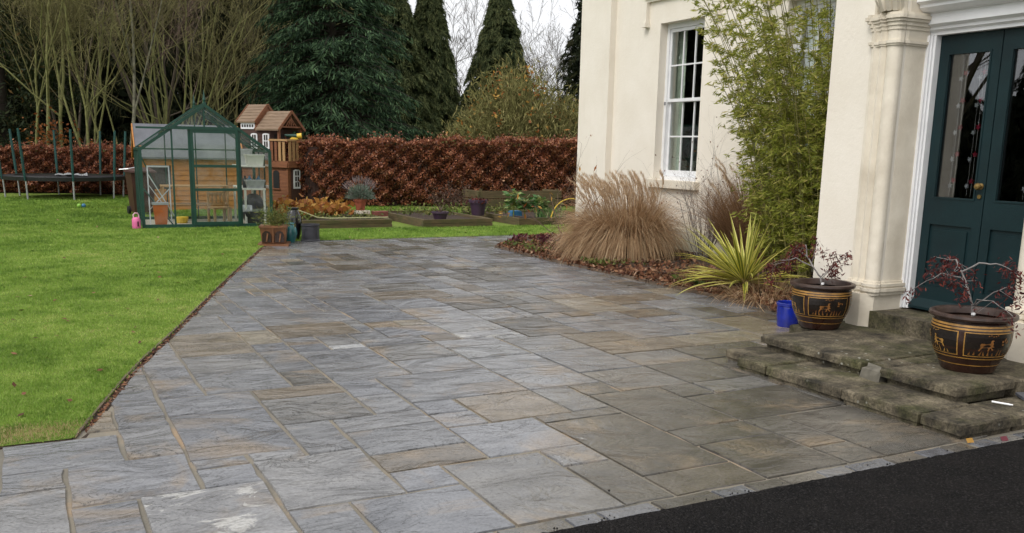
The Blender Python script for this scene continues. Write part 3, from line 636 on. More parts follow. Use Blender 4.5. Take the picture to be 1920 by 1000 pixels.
hb(MB().box(8.55, 17.4, -3.4, 15.0, 6.2, 6.45), 'cornice', 'limestone')
rf = MB().add([(8.5,-3.45,6.45),(17.45,-3.45,6.45),(17.45,15.05,6.45),(8.5,15.05,6.45),(12.97,1.2,8.6),(12.97,10.4,8.6)], [(0,1,4),(1,2,5,4),(2,3,5),(3,0,4,5),(3,2,1,0)])
hb(rf, 'roof', 'slate_roof')
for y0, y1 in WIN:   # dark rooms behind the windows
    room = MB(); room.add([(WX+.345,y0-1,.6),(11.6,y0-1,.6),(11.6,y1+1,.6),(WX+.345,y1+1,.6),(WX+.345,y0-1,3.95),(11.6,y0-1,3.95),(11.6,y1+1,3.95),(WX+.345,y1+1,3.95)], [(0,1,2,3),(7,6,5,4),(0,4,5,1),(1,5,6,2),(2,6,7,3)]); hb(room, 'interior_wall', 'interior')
def curtain(y0, y1, x, amp=.03):
    n = 26; mb = MB(); vs_ = []
    for i in range(n+1):
        y = y0+(y1-y0)*i/n; xx = x+amp*math.sin(i*1.35)+amp*.4*math.sin(i*3.1)
        vs_ += [(xx, y, 1.15), (xx+.01*math.sin(i), y, 3.7)]
    return mb.add(vs_, [(2*i, 2*i+2, 2*i+3, 2*i+1) for i in range(n)])
for wi, (y0, y1) in enumerate(WIN):
    fx_ = WX+.16; w = None
    def wb(mb, name, mat): return hb(mb, name, mat, w)
    z0, z1 = 1.26, 3.5; zm = 2.38
    w = hb(MB().box(fx_-.02, fx_+.1, y0, y0+.06, 1.16, 3.58).box(fx_-.02, fx_+.1, y1-.06, y1, 1.16, 3.58).box(fx_-.02, fx_+.1, y0+.06, y1-.06, z1, 3.58).box(fx_-.02, fx_+.1, y0+.06, y1-.06, 1.16, z0-.04), 'window', 'white_paint')
    a, c = y0+.062, y1-.062
    for zz0, zz1, xs in ((zm, z1-.002, fx_+.0), (z0-.038, zm+.05, fx_+.042)):
        bt = .055 if zz1 == zm+.05 else .05
        bb = .09 if zz0 < zm-.5 else .05
        s = MB().box(xs, xs+.035, a, a+.045, zz0, zz1).box(xs, xs+.035, c-.045, c, zz0, zz1).box(xs, xs+.035, a+.045, c-.045, zz1-bt, zz1).box(xs, xs+.035, a+.045, c-.045, zz0, zz0+bb)
        wb(s, 'sash', 'white_paint')
        ya, yb = a+.045, c-.045; zmid = (zz0+bb+zz1-bt)/2; ys = [ya, ya+(yb-ya)/3, ya+2*(yb-ya)/3, yb]
        g = MB()
        for t in ys[1:3]: g.box(xs+.006, xs+.03, t-.011, t+.011, zz0+bb, zz1-bt)
        g.box(xs+.004, xs+.032, ya, yb, zmid-.011, zmid+.011); wb(g, 'glazing_bar', 'white_paint')
        for t in range(3):
            for zz in ((zz0+bb, zmid), (zmid, zz1-bt)): wb(MB().box(xs+.015, xs+.019, ys[t], ys[t+1], *zz), 'pane', 'window_glass')
    wb(MB().bar((fx_-.01, y1-.04, zm-.02), (fx_-.03, y1-.02, zm-.02), .03, .05), 'sash_catch', 'pipe_grey')
    wb(curtain(y1-.16, y1+.42, fx_+.25, .02), 'curtain', 'curtain'); wb(curtain(y0-.4, y0+.02, fx_+.25, .02), 'curtain', 'curtain')
    hb(MB().box(WX-.1, WX+.14, y0-.1, y1+.1, 1.04, 1.157), 'sill', 'limestone')
    # drip mould with turned-down ends
    hm = MB(); t0, t1 = y0-.38, y1+.38
    hm.box(WX-.09, WX+.01, t0, t1, 3.98, 4.06).box(WX-.05, WX+.01, t0, t1, 3.93, 3.98)
    for t in (t0, t1-.08): hm.box(WX-.075, WX+.01, t, t+.08, 3.62, 3.93)
    for t in (t0-.015, t1-.095): hm.box(WX-.1, WX+.01, t, t+.11, 3.55, 3.62)
    hb(hm, 'drip_mould', 'cream_stucco')
hb(MB().box(WX-.03, WX+.01, 6.06, 13.66, -.05, .42), 'wall_plinth', 'cream_stucco')

# porch with its stone doorway
PX, PY0, PY1 = 6.21, 3.41, 6.05; DY0_, DY1_ = 4.12, 5.34; DZ0 = .345
us = [PY0, DY0_, DY1_, PY1]; vs = [-.05, .29, 3.35, 4.3]
hb(grid_wall(MB(), 'x', PX, PX+.55, us, vs, {(1,1)}), 'porch_wall', 'cream_stucco')
hb(MB().box(PX+.55, WX-.002, PY1-.3, PY1, -.05, 4.3), 'porch_wall', 'cream_stucco')
hb(MB().box(PX+.55, WX-.002, PY0, PY0+.3, -.05, 4.3), 'porch_wall', 'cream_stucco')
hb(MB().box(PX-.12, WX-.004, PY0-.12, PY1+.12, 4.3, 4.45), 'porch_roof', 'limestone')
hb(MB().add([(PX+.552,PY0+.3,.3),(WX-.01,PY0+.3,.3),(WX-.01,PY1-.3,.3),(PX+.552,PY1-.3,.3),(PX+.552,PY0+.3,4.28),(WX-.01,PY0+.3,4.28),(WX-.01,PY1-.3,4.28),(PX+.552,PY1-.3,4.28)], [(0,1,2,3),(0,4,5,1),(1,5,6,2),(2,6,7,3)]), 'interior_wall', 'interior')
for s, yc in ((1, DY1_), (-1, DY0_)):   # moulded stone jamb on each side: plinth, base, shaft, capital
    j = house
    def Y(v): return yc+s*v
    def pb(mb, name, mat='limestone', smooth=True): mb.v = [(v[0]-8.9, v[1]-10, v[2]) for v in mb.v]; return mb.build(name, mat, j, smooth)
    def oct_(z0, z1, x0, y1, ch, j_=0.0):
        pl = [(x0+ch, Y(-.012)), (x0, Y(ch)), (x0, Y(y1-ch)), (x0+ch, Y(y1)), (PX+.32, Y(y1)), (PX+.32, Y(-.012))]
        if s > 0: pl = pl[::-1]
        return MB().prism(pl, 'z', z0, z1)
    j = pb(oct_(.17, .47, PX-.1, .27, .07), 'door_jamb', 'limestone', False)
    # moulding section in plan: fillet, hollow, broad roll, then the flat reveal running back to the frame
    sec = [(.0, .27), (-.028, .262), (-.03, .235), (-.012, .222), (-.004, .2), (-.012, .182), (-.036, .172), (-.04, .155), (-.02, .142), (-.006, .128)]
    sec += [(.018-.06*math.sin(t_), .062+.066*math.cos(t_)) for t_ in np.linspace(.35, 2.75, 12)] + [(.03, -.004), (.052, .006), (.075, -.004), (.3, -.004), (.3, .27)]
    def mould(z0, z1, grow=0.0):
        pl = []
        for a_, b_ in sec:
            ga = -grow if a_ < .06 else 0; gb = -grow if (b_ < .1 and a_ > -.03) else (grow if b_ > .2 else 0)
            pl.append((PX+a_+ga, Y(b_+gb)))
        return MB().prism(pl if s < 0 else pl[::-1], 'z', z0, z1)
    bm_ = MB()
    for z0, z1, g_ in ((.462, .492, .03), (.492, .52, .045), (.52, .532, .022), (.532, .556, .034), (.556, .575, .012)):
        t_ = mould(z0, z1, g_); bm_.add(t_.v, t_.f)
    pb(bm_, 'base_moulding', 'limestone', False)
    pb(mould(.575, 2.47), 'shaft')
    cp_ = MB()
    for z0, z1, g_ in ((2.47, 2.485, .012), (2.485, 2.508, .022), (2.508, 2.59, .004), (2.59, 2.62, .012), (2.62, 2.65, .022), (2.65, 2.672, .036), (2.672, 2.7, .05), (2.7, 2.72, .036), (2.72, 2.95, .0)):
        t_ = mould(z0, z1, g_); cp_.add(t_.v, t_.f)
    pb(cp_, 'capital', 'limestone', False)
    lf = MB()
    for k in range(9):
        t = k*.7; lf.tube([(PX-.02+.05*math.cos(t), Y(.1+.07*math.sin(t)), 2.74), (PX-.06+.05*math.cos(t), Y(.1+.09*math.sin(t)), 2.82), (PX-.03+.04*math.cos(t), Y(.1+.06*math.sin(t)), 2.9)], [.03, .035, .012], 6)
    pb(lf, 'carved_leaf')
# white door frame and entablature
fX = 6.52
hb(MB().box(fX, fX+.12, DY1_-.045, DY1_-.002, DZ0, 2.56).box(fX-.02, fX, DY1_-.03, DY1_-.002, DZ0, 2.56).box(fX+.02, fX+.12, DY1_-.062, DY1_-.045, DZ0, 2.56)
   .box(fX, fX+.12, DY0_+.002, DY0_+.045, DZ0, 2.56).box(fX-.02, fX, DY0_+.002, DY0_+.03, DZ0, 2.56).box(fX+.02, fX+.12, DY0_+.045, DY0_+.062, DZ0, 2.56), 'door_frame', 'white_paint')
prof = [(fX+.2, 2.56), (fX+.02, 2.56), (fX+.02, 2.585), (fX-.01, 2.6), (fX-.01, 2.62), (fX-.05, 2.64), (fX-.05, 2.72), (fX-.1, 2.73), (fX-.14, 2.76), (fX-.14, 2.78), (fX-.18, 2.8), (fX-.18, 2.9), (fX+.2, 2.9)]
hb(MB().prism(prof, 'y', DY0_+.002, DY1_-.002), 'entablature', 'white_paint')
hb(MB().box(fX+.05, fX+.056, DY0_+.002, DY1_-.002, 2.9, 3.348), 'fanlight_pane', 'door_glass')
yc = (DY0_+DY1_)/2; ya, yb = DY0_+.064, DY1_-.064
for y0, y1, knob in ((yc+.004, yb, True), (ya, yc-.004, False)):
    d = house; dx = 6.6
    def db(mb, name, mat, p=None, sm=False):
        p = p or d; mb.v = [(v[0]-8.9, v[1]-10, v[2]) for v in mb.v]; return mb.build(name, mat, p, sm)
    st = .078; zb, zt = DZ0+.01, 2.555; zg0, zg1 = 1.27, 2.42; zp0, zp1 = .55, 1.06
    leaf = MB().box(dx, dx+.045, y0, y0+st, zb, zt).box(dx, dx+.045, y1-st, y1, zb, zt)
    for a, c in ((zb, zp0), (zp1, zg0), (zg1, zt)): leaf.box(dx, dx+.045, y0+st, y1-st, a, c)
    d = db(leaf, 'door', 'green_paint')
    db(MB().box(dx+.018, dx+.03, y0+st, y1-st, zp0, zp1).prism([(y0+st+.04, zp0+.04), (y1-st-.04, zp0+.04), (y1-st-.04, zp1-.04), (y0+st+.04, zp1-.04)], 'x', dx+.006, dx+.018), 'panel', 'green_paint')
    bd = MB()
    for (a, c, z_0, z_1) in ((y0+st, y0+st+.014, zg0, zg1), (y1-st-.014, y1-st, zg0, zg1), (y0+st+.014, y1-st-.014, zg0, zg0+.014), (y0+st+.014, y1-st-.014, zg1-.014, zg1)): bd.box(dx-.006, dx+.02, a, c, z_0, z_1)
    db(bd, 'glazing_bead', 'green_paint')
    db(MB().box(dx+.02, dx+.024, y0+st, y1-st, zg0, zg1), 'pane', 'door_glass')
    db(MB().prism([(dx-.06, zb), (dx-.06, zb+.02), (dx-.002, zb+.085), (dx-.002, zb)], 'y', y0, y1), 'weatherboard', 'green_paint')
    if knob:
        kn = MB(); prk = [(.0, .0), (.024, .0), (.024, .006), (.01, .01), (.01, .026), (.024, .034), (.028, .046), (.021, .058), (.001, .062)]
        kz = 1.385; ky = y0+.036
        k_ = 16; vs_ = [(dx-z_, ky+r_*math.cos(2*math.pi*t/k_), kz+r_*math.sin(2*math.pi*t/k_)) for r_, z_ in prk for t in range(k_)]
        kn.add(vs_, [(i*k_+t, i*k_+(t+1) % k_, (i+1)*k_+(t+1) % k_, (i+1)*k_+t) for i in range(len(prk)-1) for t in range(k_)])
        db(kn, 'knob', 'brass', d, True)
        db(MB().tube([(dx-.001, ky, kz-.08), (dx-.012, ky, kz-.08)], .017, 12), 'escutcheon', 'brass')
hb(MB().box(6.155, 6.75, DY0_-.0-.0+.002, DY1_-.002, -.04, DZ0-.012), 'doorstep', 'mossy_sandstone')
# star garlands hanging behind the door glass
def star(mb, x, y, z, r, rot):
    pts = [(y+(r if i % 2 == 0 else r*.42)*math.sin(rot+i*math.pi/5), z+(r if i % 2 == 0 else r*.42)*math.cos(rot+i*math.pi/5)) for i in range(10)]
    n = len(pts); mb.add([(x-.004, *p) for p in pts]+[(x+.004, *p) for p in pts], [tuple(range(n)), tuple(range(n, 2*n))[::-1]]+[(i, (i+1) % n, n+(i+1) % n, n+i) for i in range(n)])
for y, lab in ((5.06, 'string of red and white stars behind the door glass, beside the white frame'), (4.9, 'string of red and white stars behind the door glass, near the brass knob'), (4.42, 'string of red stars behind the glass of the door without a knob')):
    g = empty('star_garland', lab, 'garland', (6.66, y, 2.42), 0, 'star garlands behind the door glass')
    MB().tube([(0, 0, 0), (.005, .004, -.6), (0, 0, -1.12)], .0025, 5).tube([(.0, .035, 0), (.0, .03, -.7), (0, .037, -1.12)], .002, 5).build('string', 'string', g)
    for k in range(5):
        sr_ = MB(); star(sr_, 0, .005+random.uniform(-.006, .006), -.16-k*.21, .028, random.random()); sr_.build('star', 'star_red', g)
        sw = MB(); star(sw, .003, .04+random.uniform(-.006, .006), -.2-k*.21, .024, random.random()); sw.build('star', 'star_white', g)

# stone steps
steps = empty('stone_steps', 'worn mossy sandstone steps leading up to the green door', 'steps', (5.4, 4.4, 0))
def stb(x0, x1, y0, y1, z0, z1, b=.02, j=.005, nose=.012):
    mb = MB()
    nx, ny = max(2, int((x1-x0)/.12)), max(2, int((y1-y0)/.12))
    # a worn block: rounded arris, dished and pitted top
    X = np.linspace(x0, x1, nx+1); Yv = np.linspace(y0, y1, ny+1); idx = {}
    def top(i, k):
        x, y = X[i], Yv[k]; e = (i in (0, nx)) + (k in (0, ny))
        zz = z1+random.uniform(-.004, .003)-(.0 if e == 0 else .005)
        if i == 0: x += b*random.uniform(.6, 1.2)
        if i == nx: x -= b
        if k == 0: y += b*random.uniform(.6, 1.2)
        if k == ny: y -= b
        return (x-5.4, y-4.4, zz)
    V, F = [], []
    for i in range(nx+1):
        for k in range(ny+1): V.append(top(i, k))
    T = lambda i, k: i*(ny+1)+k
    for i in range(nx):
        for k in range(ny): F.append((T(i,k), T(i+1,k), T(i+1,k+1), T(i,k+1)))
    ring = [(i, 0) for i in range(nx)]+[(nx, k) for k in range(ny)]+[(i, ny) for i in range(nx, 0, -1)]+[(0, k) for k in range(ny, 0, -1)]
    lay = [[T(i, k) for i, k in ring]]
    for dz, ins in ((b*.45, -.3), (b, 0), ((z1-z0)*.5, 0), ((z1-z0)*.5+.006, nose), (z1-z0, nose+.004)):
        cur = []
        for i, k in ring:
            out_ = random.uniform(-j, j)*.7; e_ = b*.28 if ins < 0 else max(ins, 0)
            x, y = X[i]-5.4, Yv[k]-4.4
            if i == 0: x += out_+e_
            if i == nx: x += out_-e_
            if k == 0: y += out_+e_
            if k == ny: y += out_-e_
            cur.append(len(V)); V.append((x, y, z1-dz))
        lay.append(cur)
    n = len(ring)
    for a, c in zip(lay[:-1], lay[1:]):
        for q in range(n): F.append((c[q], c[(q+1) % n], a[(q+1) % n], a[q]))
    mb.add(V, F); return mb.build('step_block', 'mossy_sandstone', steps)
zl, zu = .1, .197
for y0, y1 in ((3.295, 3.572), (3.588, 4.182), (4.2, 4.902), (4.918, 5.212)): stb(4.645+random.uniform(-.012, .012), 5.12, y0, y1, -.04, zl+random.uniform(-.006, .006))
stb(4.79, 5.3, 5.225, 5.51, -.04, zl-.008)
stb(5.125, 5.75, 3.3, 3.62, -.04, zl-.004); stb(5.76, 6.4, 3.3, 3.62, -.04, zl-.002)
stb(5.035, 5.6, 3.635, 4.23, .075, zu, nose=.035); stb(5.05, 5.615, 4.41, 5.41, .075, zu+.003, nose=.035); stb(5.13, 5.61, 4.242, 4.398, .07, zu-.003)
MB().bbox(-.365, -.27, -.165, .005, .08, zu-.014, .03, .016).build('repair_patch', simple('pale_mortar', (0.14, 0.128, 0.1), .9, .2, 12, .5, 40), steps)
stb(5.63, 6.35, 3.635, 4.41, -.04, zu-.004); stb(5.63, 6.35, 4.425, 5.7, -.04, zu-.002)
tag(MB().tube([(5.262, 3.55, .106), (5.30, 3.46, .106), (5.31, 3.44, .106)], [.006, .006, .004], 8).build('chalk_stick', 'label_white'), 'white stick of chalk lying on the lowest step', 'chalk')
tag(MB().prism([(5.5, 3.5), (5.7, 3.44), (5.74, 3.56), (5.58, 3.61)], 'z', .1, .118).build('slate_shard', 'slate_roof'), 'flat dark slate shard lying on the lowest step', 'slate')
for x_, y_, m_, la in ((4.68, 3.26, 'amber_leaves', 'yellow-brown fallen leaf at the corner of the lowest step'), (4.9, 3.2, 'burgundy', 'reddish fallen leaf on the kerb below the steps')):
    P = np.array([[x_, y_, .014]]); tag(leaves('fallen_leaf', P, np.array([[.035, .012, .008]]), np.array([[-.008, .022, .006]]), m_, rnd=np.array([.8])), la, 'leaf')

# ================================================================ POTS AND PLANTS BY THE DOOR
POT = [(.0,0),(.165,0),(.172,.012),(.185,.05),(.215,.11),(.24,.17),(.25,.23),(.251,.28),(.245,.325),(.24,.345),(.243,.355),(.268,.36),(.275,.372),(.272,.388),(.255,.395),(.238,.39),(.232,.37),(.228,.345)]
def pot_r(z):
    pr = POT[1:11]; return float(np.interp(z, [p[1] for p in pr], [p[0] for p in pr]))
DEER = [(-.9,.15),(-.7,.35),(-.75,.6),(-.62,.85),(-.8,1.0),(-.55,1.08),(-.42,.9),(-.45,.65),(0,.55),(.5,.6),(.62,.45),(.55,.1),(.75,-.35),(.62,-.4),(.38,.0),(.1,.08),(-.25,.05),(-.2,-.38),(-.34,-.38),(-.45,.05),(-.72,-.3),(-.85,-.22),(-.58,.12)]
def glazed_pot(label, loc, rz, sc):
    root = empty('glazed_pot', label, 'plant pot', loc, rz, 'oriental glazed pots on the door steps'); root.scale = (sc,)*3
    body = MB().lathe(POT[:11], k=48, cap=False).build('body', 'brown_glaze', root, True)
    MB().lathe(POT[10:], k=48, cap=False).build('rim', 'rim_glaze', root, True)
    MB().lathe([(.0005, .335), (.23, .33)], k=32, cap=False).build('soil', 'soil', root)
    g = MB()
    for z0, z1 in ((.30, .312), (.32, .333), (.105, .112), (.055, .061)): g.lathe([(pot_r(z0)+.0015, z0), (pot_r(z1)+.0015, z1)], k=48, cap=False)
    g.build('gold_band', 'gold_print', body)
    def surf(t, z, e): r = pot_r(z)+e; return (r*math.cos(t), r*math.sin(t), z)
    def strip(mb, t0, t1, z0, z1, e):
        n = max(1, int(abs(t1-t0)/.07)); m = max(1, int(abs(z1-z0)/.03)); vs_ = [surf(t0+(t1-t0)*i/n, z0+(z1-z0)*k/m, e) for i in range(n+1) for k in range(m+1)]
        mb.add(vs_, [(i*(m+1)+k, (i+1)*(m+1)+k, (i+1)*(m+1)+k+1, i*(m+1)+k+1) for i in range(n) for k in range(m)])
    for q in range(4):
        t0, t1 = q*math.pi/2+.07, (q+1)*math.pi/2-.07; zb, zt = .125, .29
        p = MB(); strip(p, t0, t1, zb, zt, .001); pn = p.build('panel', 'panel_black', body)
        fr = MB(); e = .0022; w = .02
        for a, c, z0, z1 in ((t0, t1, zb, zb+.006), (t0, t1, zt-.006, zt), (t0, t0+.03, zb+.006, zt-.006), (t1-.03, t1, zb+.006, zt-.006)): strip(fr, a, c, z0, z1, e)
        fr.build('panel_border', 'gold_print', body)
        mo = MB(); tm = (t0+t1)/2
        def blob(pts, tc, zc, st, sz):
            pts = [surf(tc+x*st, zc+y*sz, .0026) for x, y in pts]; n = len(pts); mo.add(pts, [tuple(range(n))])
        f = 1 if q % 2 else -1
        blob([(x*f, y) for x, y in DEER], tm+.16*f, .19, .25, .052)
        for k in range(9):     # grasses, rocks, leaves and a cloud knot round the deer
            tc = tm-.55+k*.125+random.uniform(-.03, .03); h = random.uniform(.02, .05)
            mo.add([surf(tc-.03, .137, .0026), surf(tc+.03, .137, .0026), surf(tc+random.uniform(-.05, .05)+.01, .137+h, .0026)], [(0, 1, 2)])
        for k in range(7):
            tc = tm-.38*f+random.uniform(-.1, .1); zc = .235+random.uniform(-.025, .02); blob([(math.cos(a)*.9, math.sin(a)) for a in (0, 1.05, 2.1, 3.1, 4.2, 5.2)], tc, zc, random.uniform(.025, .045), random.uniform(.006, .01))
        for k in range(5): blob([(-1, 0), (0, .8), (1, 0), (0, -.8)], tm-.12+k*.06, .272+.004*math.sin(k*2), .028, .005)
        mo.build('deer_scene', 'gold_print' if q % 2 else 'ochre_print', body)['kind'] = 'stuff'
    return root
Z1 = .197
glazed_pot('brown glazed pot with gold deer panels, beside the stone jamb and blue pot', (5.76, 5.5, Z1+.002), R_(195), .95)
glazed_pot('brown glazed pot with gold deer panels, in front of the green door panels', (5.57, 3.97, Z1+.002), R_(203), 1.0)
def maple(label, base, spec, leafn, sc=1.0):
    root = empty('maple_sapling', label, 'small tree', base)
    S = []; tips = []
    for pts, r0 in spec:
        pts = [Vector(p) for p in pts]
        P_ = []
        for i in range(len(pts)-1):
            for t in (0, .33, .66): P_.append(pts[i].lerp(pts[i+1], t)+Vector((random.uniform(-.006, .006),)*3))
        P_.append(pts[-1])
        for i in range(len(P_)-1):
            ra = r0*(1-i/len(P_)*.8); S.append((*P_[i], *P_[i+1], ra, ra*.92))
            if i > len(P_)*.4:
                tips.append(P_[i+1])
                if random.random() < .6:
                    q = P_[i+1]+Vector((random.uniform(-.1, .1), random.uniform(-.1, .1), random.uniform(-.09, .05))); S.append((*P_[i+1], *q, r0*.3, r0*.15)); tips += [q, q]
    segs_mesh('stem', S, 'twig_grey', root, 5)
    tp = np.array(tips); n = leafn; c = tp[rng.integers(0, len(tp), n)]+rng.normal(0, .022, (n, 3)); c[:, 2] -= np.abs(rng.normal(0, .025, n))
    rand_leaves('foliage', c, .02, .0055, 'maple_leaves', root, droop=.6)
    MB().tube([(0, 0, .04), (0, 0, .055)], .013, 8).build('tie', 'label_white', root)
    return root
maple('leafy red maple sapling spreading in the pot before the green door', (5.57, 3.97, Z1+.33), [([(0,0,0),(-.005,.01,.1),(-.04,.05,.25),(-.06,.08,.32),(-.02,.16,.39),(.03,.26,.38),(.1,.36,.3),(.14,.42,.22)], .009),
   ([(-.06,.08,.32),(-.03,-.02,.39),(.0,-.12,.4),(.05,-.22,.36),(.08,-.3,.28)], .007), ([(-.005,.01,.09),(-.03,-.08,.16),(-.02,-.18,.24),(.0,-.28,.27)], .007), ([(-.005,.01,.1),(-.05,-.05,.15),(-.1,-.2,.17),(-.12,-.36,.1)], .006),
   ([(-.05,.07,.29),(-.1,.2,.3),(-.14,.34,.2),(-.16,.42,.12)], .005), ([(-.05,.06,.25),(-.16,.0,.3),(-.22,-.1,.24)], .005)], 800)
maple('dark red maple sapling trailing over the blue pot from its own pot', (5.76, 5.5, Z1+.315), [([(0,0,0),(-.01,.02,.1),(-.05,.07,.18),(-.04,.16,.26),(.0,.3,.3),(.06,.44,.26),(.1,.54,.16)], .009),
   ([(-.01,.02,.1),(.03,-.04,.17),(.08,-.1,.26),(.1,-.15,.3)], .005), ([(-.05,.07,.18),(-.12,.2,.24),(-.14,.36,.2),(-.12,.5,.08)], .006), ([(.0,.02,.08),(.06,.0,.15),(.1,-.04,.12)], .004), ([(-.04,.1,.2),(-.04,.07,.34),(-.03,.08,.42)], .004), ([(-.04,.16,.26),(.08,.3,.33),(.2,.46,.28),(.25,.58,.15)], .006)], 1000)
bp = empty('blue_pot', 'cobalt blue glazed pot on the paving beside the steps', 'plant pot', (6.28, 6.38, 0))
MB().lathe([(.0005,0),(.098,0),(.104,.01),(.112,.1),(.115,.19),(.113,.2),(.12,.206),(.122,.232),(.115,.236),(.106,.23),(.1,.15),(.0005,.14)], k=20, cap=False).build('body', 'blue_glaze', bp, True)
MB().lathe([(.0005, .2), (.104, .2)], k=20, cap=False).build('soil', 'soil', bp)

# big dry ornamental grass
def fountain(name, label, cat, base, n, rad, lmin, lmax, width, bend, mat, lean=(0, 0), spread=.45, plumes=0, n_seg=6):
    root = empty(name, label, cat, base)
    a = rng.uniform(0, 2*math.pi, n); r = rad*np.sqrt(rng.random(n)); P = np.stack([r*np.cos(a), r*np.sin(a), np.zeros(n)], 1)
    d = np.stack([np.cos(a)*spread*rng.uniform(.2, 1.6, n)+lean[0], np.sin(a)*spread*rng.uniform(.2, 1.6, n)+lean[1], np.ones(n)], 1)
    blades_mesh('foliage', P, d, rng.uniform(lmin, lmax, n), rng.uniform(.5, 1.2, n)*width, bend*rng.uniform(.3, 1.5, n), mat, root, n_seg)
    if plumes:
        S = []; pp = []; pu = []
        for k in range(plumes):
            t = random.uniform(0, 2*math.pi); rr = rad*math.sqrt(random.random()); p = Vector((rr*math.cos(t), rr*math.sin(t), 0)); dd_ = Vector((math.cos(t)*random.uniform(.05, .35)+lean[0]*.5, math.sin(t)*random.uniform(.05, .35)+lean[1]*.5, 1)).normalized()
            H = random.uniform(lmax*.62, lmax*.86); q = p
            for i in range(6):
                dd_ = (dd_+Vector((random.uniform(-.03, .03)-.02, random.uniform(-.03, .03)+.01, 0))).normalized(); q2 = q+dd_*H/6; S.append((*q, *q2, .0028, .0024)); q = q2
            for i in range(40):
                f = i/40; c = q+dd_*(.24*f)+Vector((-.05, .03, -.02))*f*f*1.5+Vector((random.uniform(-.012, .012),)*3); pp.append(c); u_ = (dd_+Vector((random.uniform(-.5, .5), random.uniform(-.5, .5), -.1))).normalized(); pu.append(u_*.045)
        segs_mesh('stem', S, 'rust_stems', root, 3)
        pp = np.array(pp); pu = np.array(pu); leaves('plume', pp, pu, unit(np.cross(pu, rvec(len(pu))))*.0035, 'plume', root)
    return root
fountain('ornamental_grass', 'large fountain of dry tan ornamental grass with feathery plumes', 'grass clump', (7.72, 11.25, .05), 10000, .34, .72, 1.28, .0085, 3.0, 'dry_grass', (-.1, .06), .4, 95)
fountain('ornamental_grass', 'rusty brown dead grass clump between the bamboo and window', 'grass clump', (8.5, 9.3, .05), 5000, .26, .8, 1.55, .006, 1.1, 'rust_stems', (-.06, .05), .34, 14)
# variegated sword-leaved plant
def sword_plant(label, base, n):
    root = empty('yucca', label, 'plant', base)
    for mat, nn, seed in (('y', n, 0),):
        a = rng.uniform(0, 2*math.pi, nn); el = rng.uniform(.05, 1.05, nn); L = rng.uniform(.5, 1.0, nn)
        for k in range(nn):
            d = Vector((math.cos(a[k])*math.cos(el[k])-.42, math.sin(a[k])*math.cos(el[k])+.22, math.sin(el[k]))).normalized(); s = d.cross(Vector((0, 0, 1))).normalized(); u = s.cross(d)
            mb = MB(); p = Vector((d.x*.04, d.y*.04, .05)); m = 7; rows = []; w0 = random.uniform(.017, .026); dd_ = d.copy(); bend = random.uniform(.0, .9)
            for i in range(m+1):
                t = i/m; w = w0*(.55+1.1*t if t < .35 else .935*(1-((t-.35)/.65)**1.7))+.0006
                rows += [p-s*w+u*w*.35, p-s*w*.5+u*w*.08, p+s*w*.5+u*w*.08, p+s*w+u*w*.35]
                dd_ = (dd_+Vector((0, 0, -bend/m*t*2))).normalized(); p = p+dd_*L[k]/m
            for i in range(m):
                for c in range(3):
                    pass
            mb.v = [tuple(r) for r in rows]
            for i in range(m):
                for c in range(3): mb.f.append((i*4+c, i*4+c+1, i*4+c+5, i*4+c+4)); mb.mi.append(1 if c == 1 else 0)
            o = mb.build('leaf', ['sword_yellow', 'sword_green'], root)
            at = o.data.attributes.new('rnd', 'FLOAT', 'POINT'); at.data.foreach_set('value', [random.random()]*len(o.data.vertices))
    return root
sword_plant('yellow and green striped sword-leaved yucca at the bed edge', (7.2, 8.05, .1), 130)
fountain('ornamental_grass', 'low straw-coloured grass tuft beneath the striped yucca', 'grass clump', (7.05, 7.6, .02), 700, .3, .2, .5, .006, 1.6, 'dry_grass', (-.25, -.1), .9)
fountain('ornamental_grass', 'small russet grass tuft between the large dry grass and yucca', 'grass clump', (7.2, 8.75, .03), 500, .16, .2, .42, .005, 1.3, 'rust_stems', (-.1, 0), .8)

# bamboo
def bamboo(label, base):
    root = empty('bamboo', label, 'bamboo', base)
    S = []; LP = []; LD = []
    for k in range(125):
        t = random.uniform(0, 2*math.pi); r = .66*math.sqrt(random.random()); p = Vector((r*math.cos(t)*.75, r*math.sin(t)*1.15, 0))
        d = Vector((math.cos(t)*.13-.05, math.sin(t)*.22+.03, 1)).normalized(); H = random.uniform(2.0, 5.0); m = 14
        for i in range(m):
            f = i/m; d = (d+Vector((math.cos(t)*.035*f-.01*f, math.sin(t)*.04*f, -.05*f*f))).normalized(); q = p+d*H/m
            S.append((*p, *q, .008*(1-f*.85)+.0015, .008*(1-(i+1)/m*.85)+.0015))
            if f > .02:
                for b_ in range(4 if f < .6 else 3):
                    an = random.uniform(0, 2*math.pi); bd_ = Vector((math.cos(an), math.sin(an), random.uniform(-.1, .7))).normalized(); bl = random.uniform(.15, .42)*(1.05-.5*f); e = q+bd_*bl
                    S.append((*q, *e, .002, .0012))
                    for l in range(int(17-7*f)):
                        LP.append(q+bd_*bl*random.uniform(.3, 1.08)+Vector((random.uniform(-.03, .03),)*3)); LD.append((bd_*.7+Vector((random.uniform(-.8, .8), random.uniform(-.8, .8), random.uniform(-.9, .15)))).normalized())
            p = q
    segs_mesh('culm', S, 'twig_green', root, 4)
    LP = np.array(LP); LD = np.array(LD); n = len(LP); s = rng.uniform(.6, 1.25, (n, 1))
    leaves('foliage', LP, LD*.046*s, unit(np.cross(LD, rvec(n)))*.0078*s, 'bamboo_leaves', root)
    return root
bamboo('tall yellow-green bamboo clump against the house wall beside the porch', (8.2, 7.75, .05))
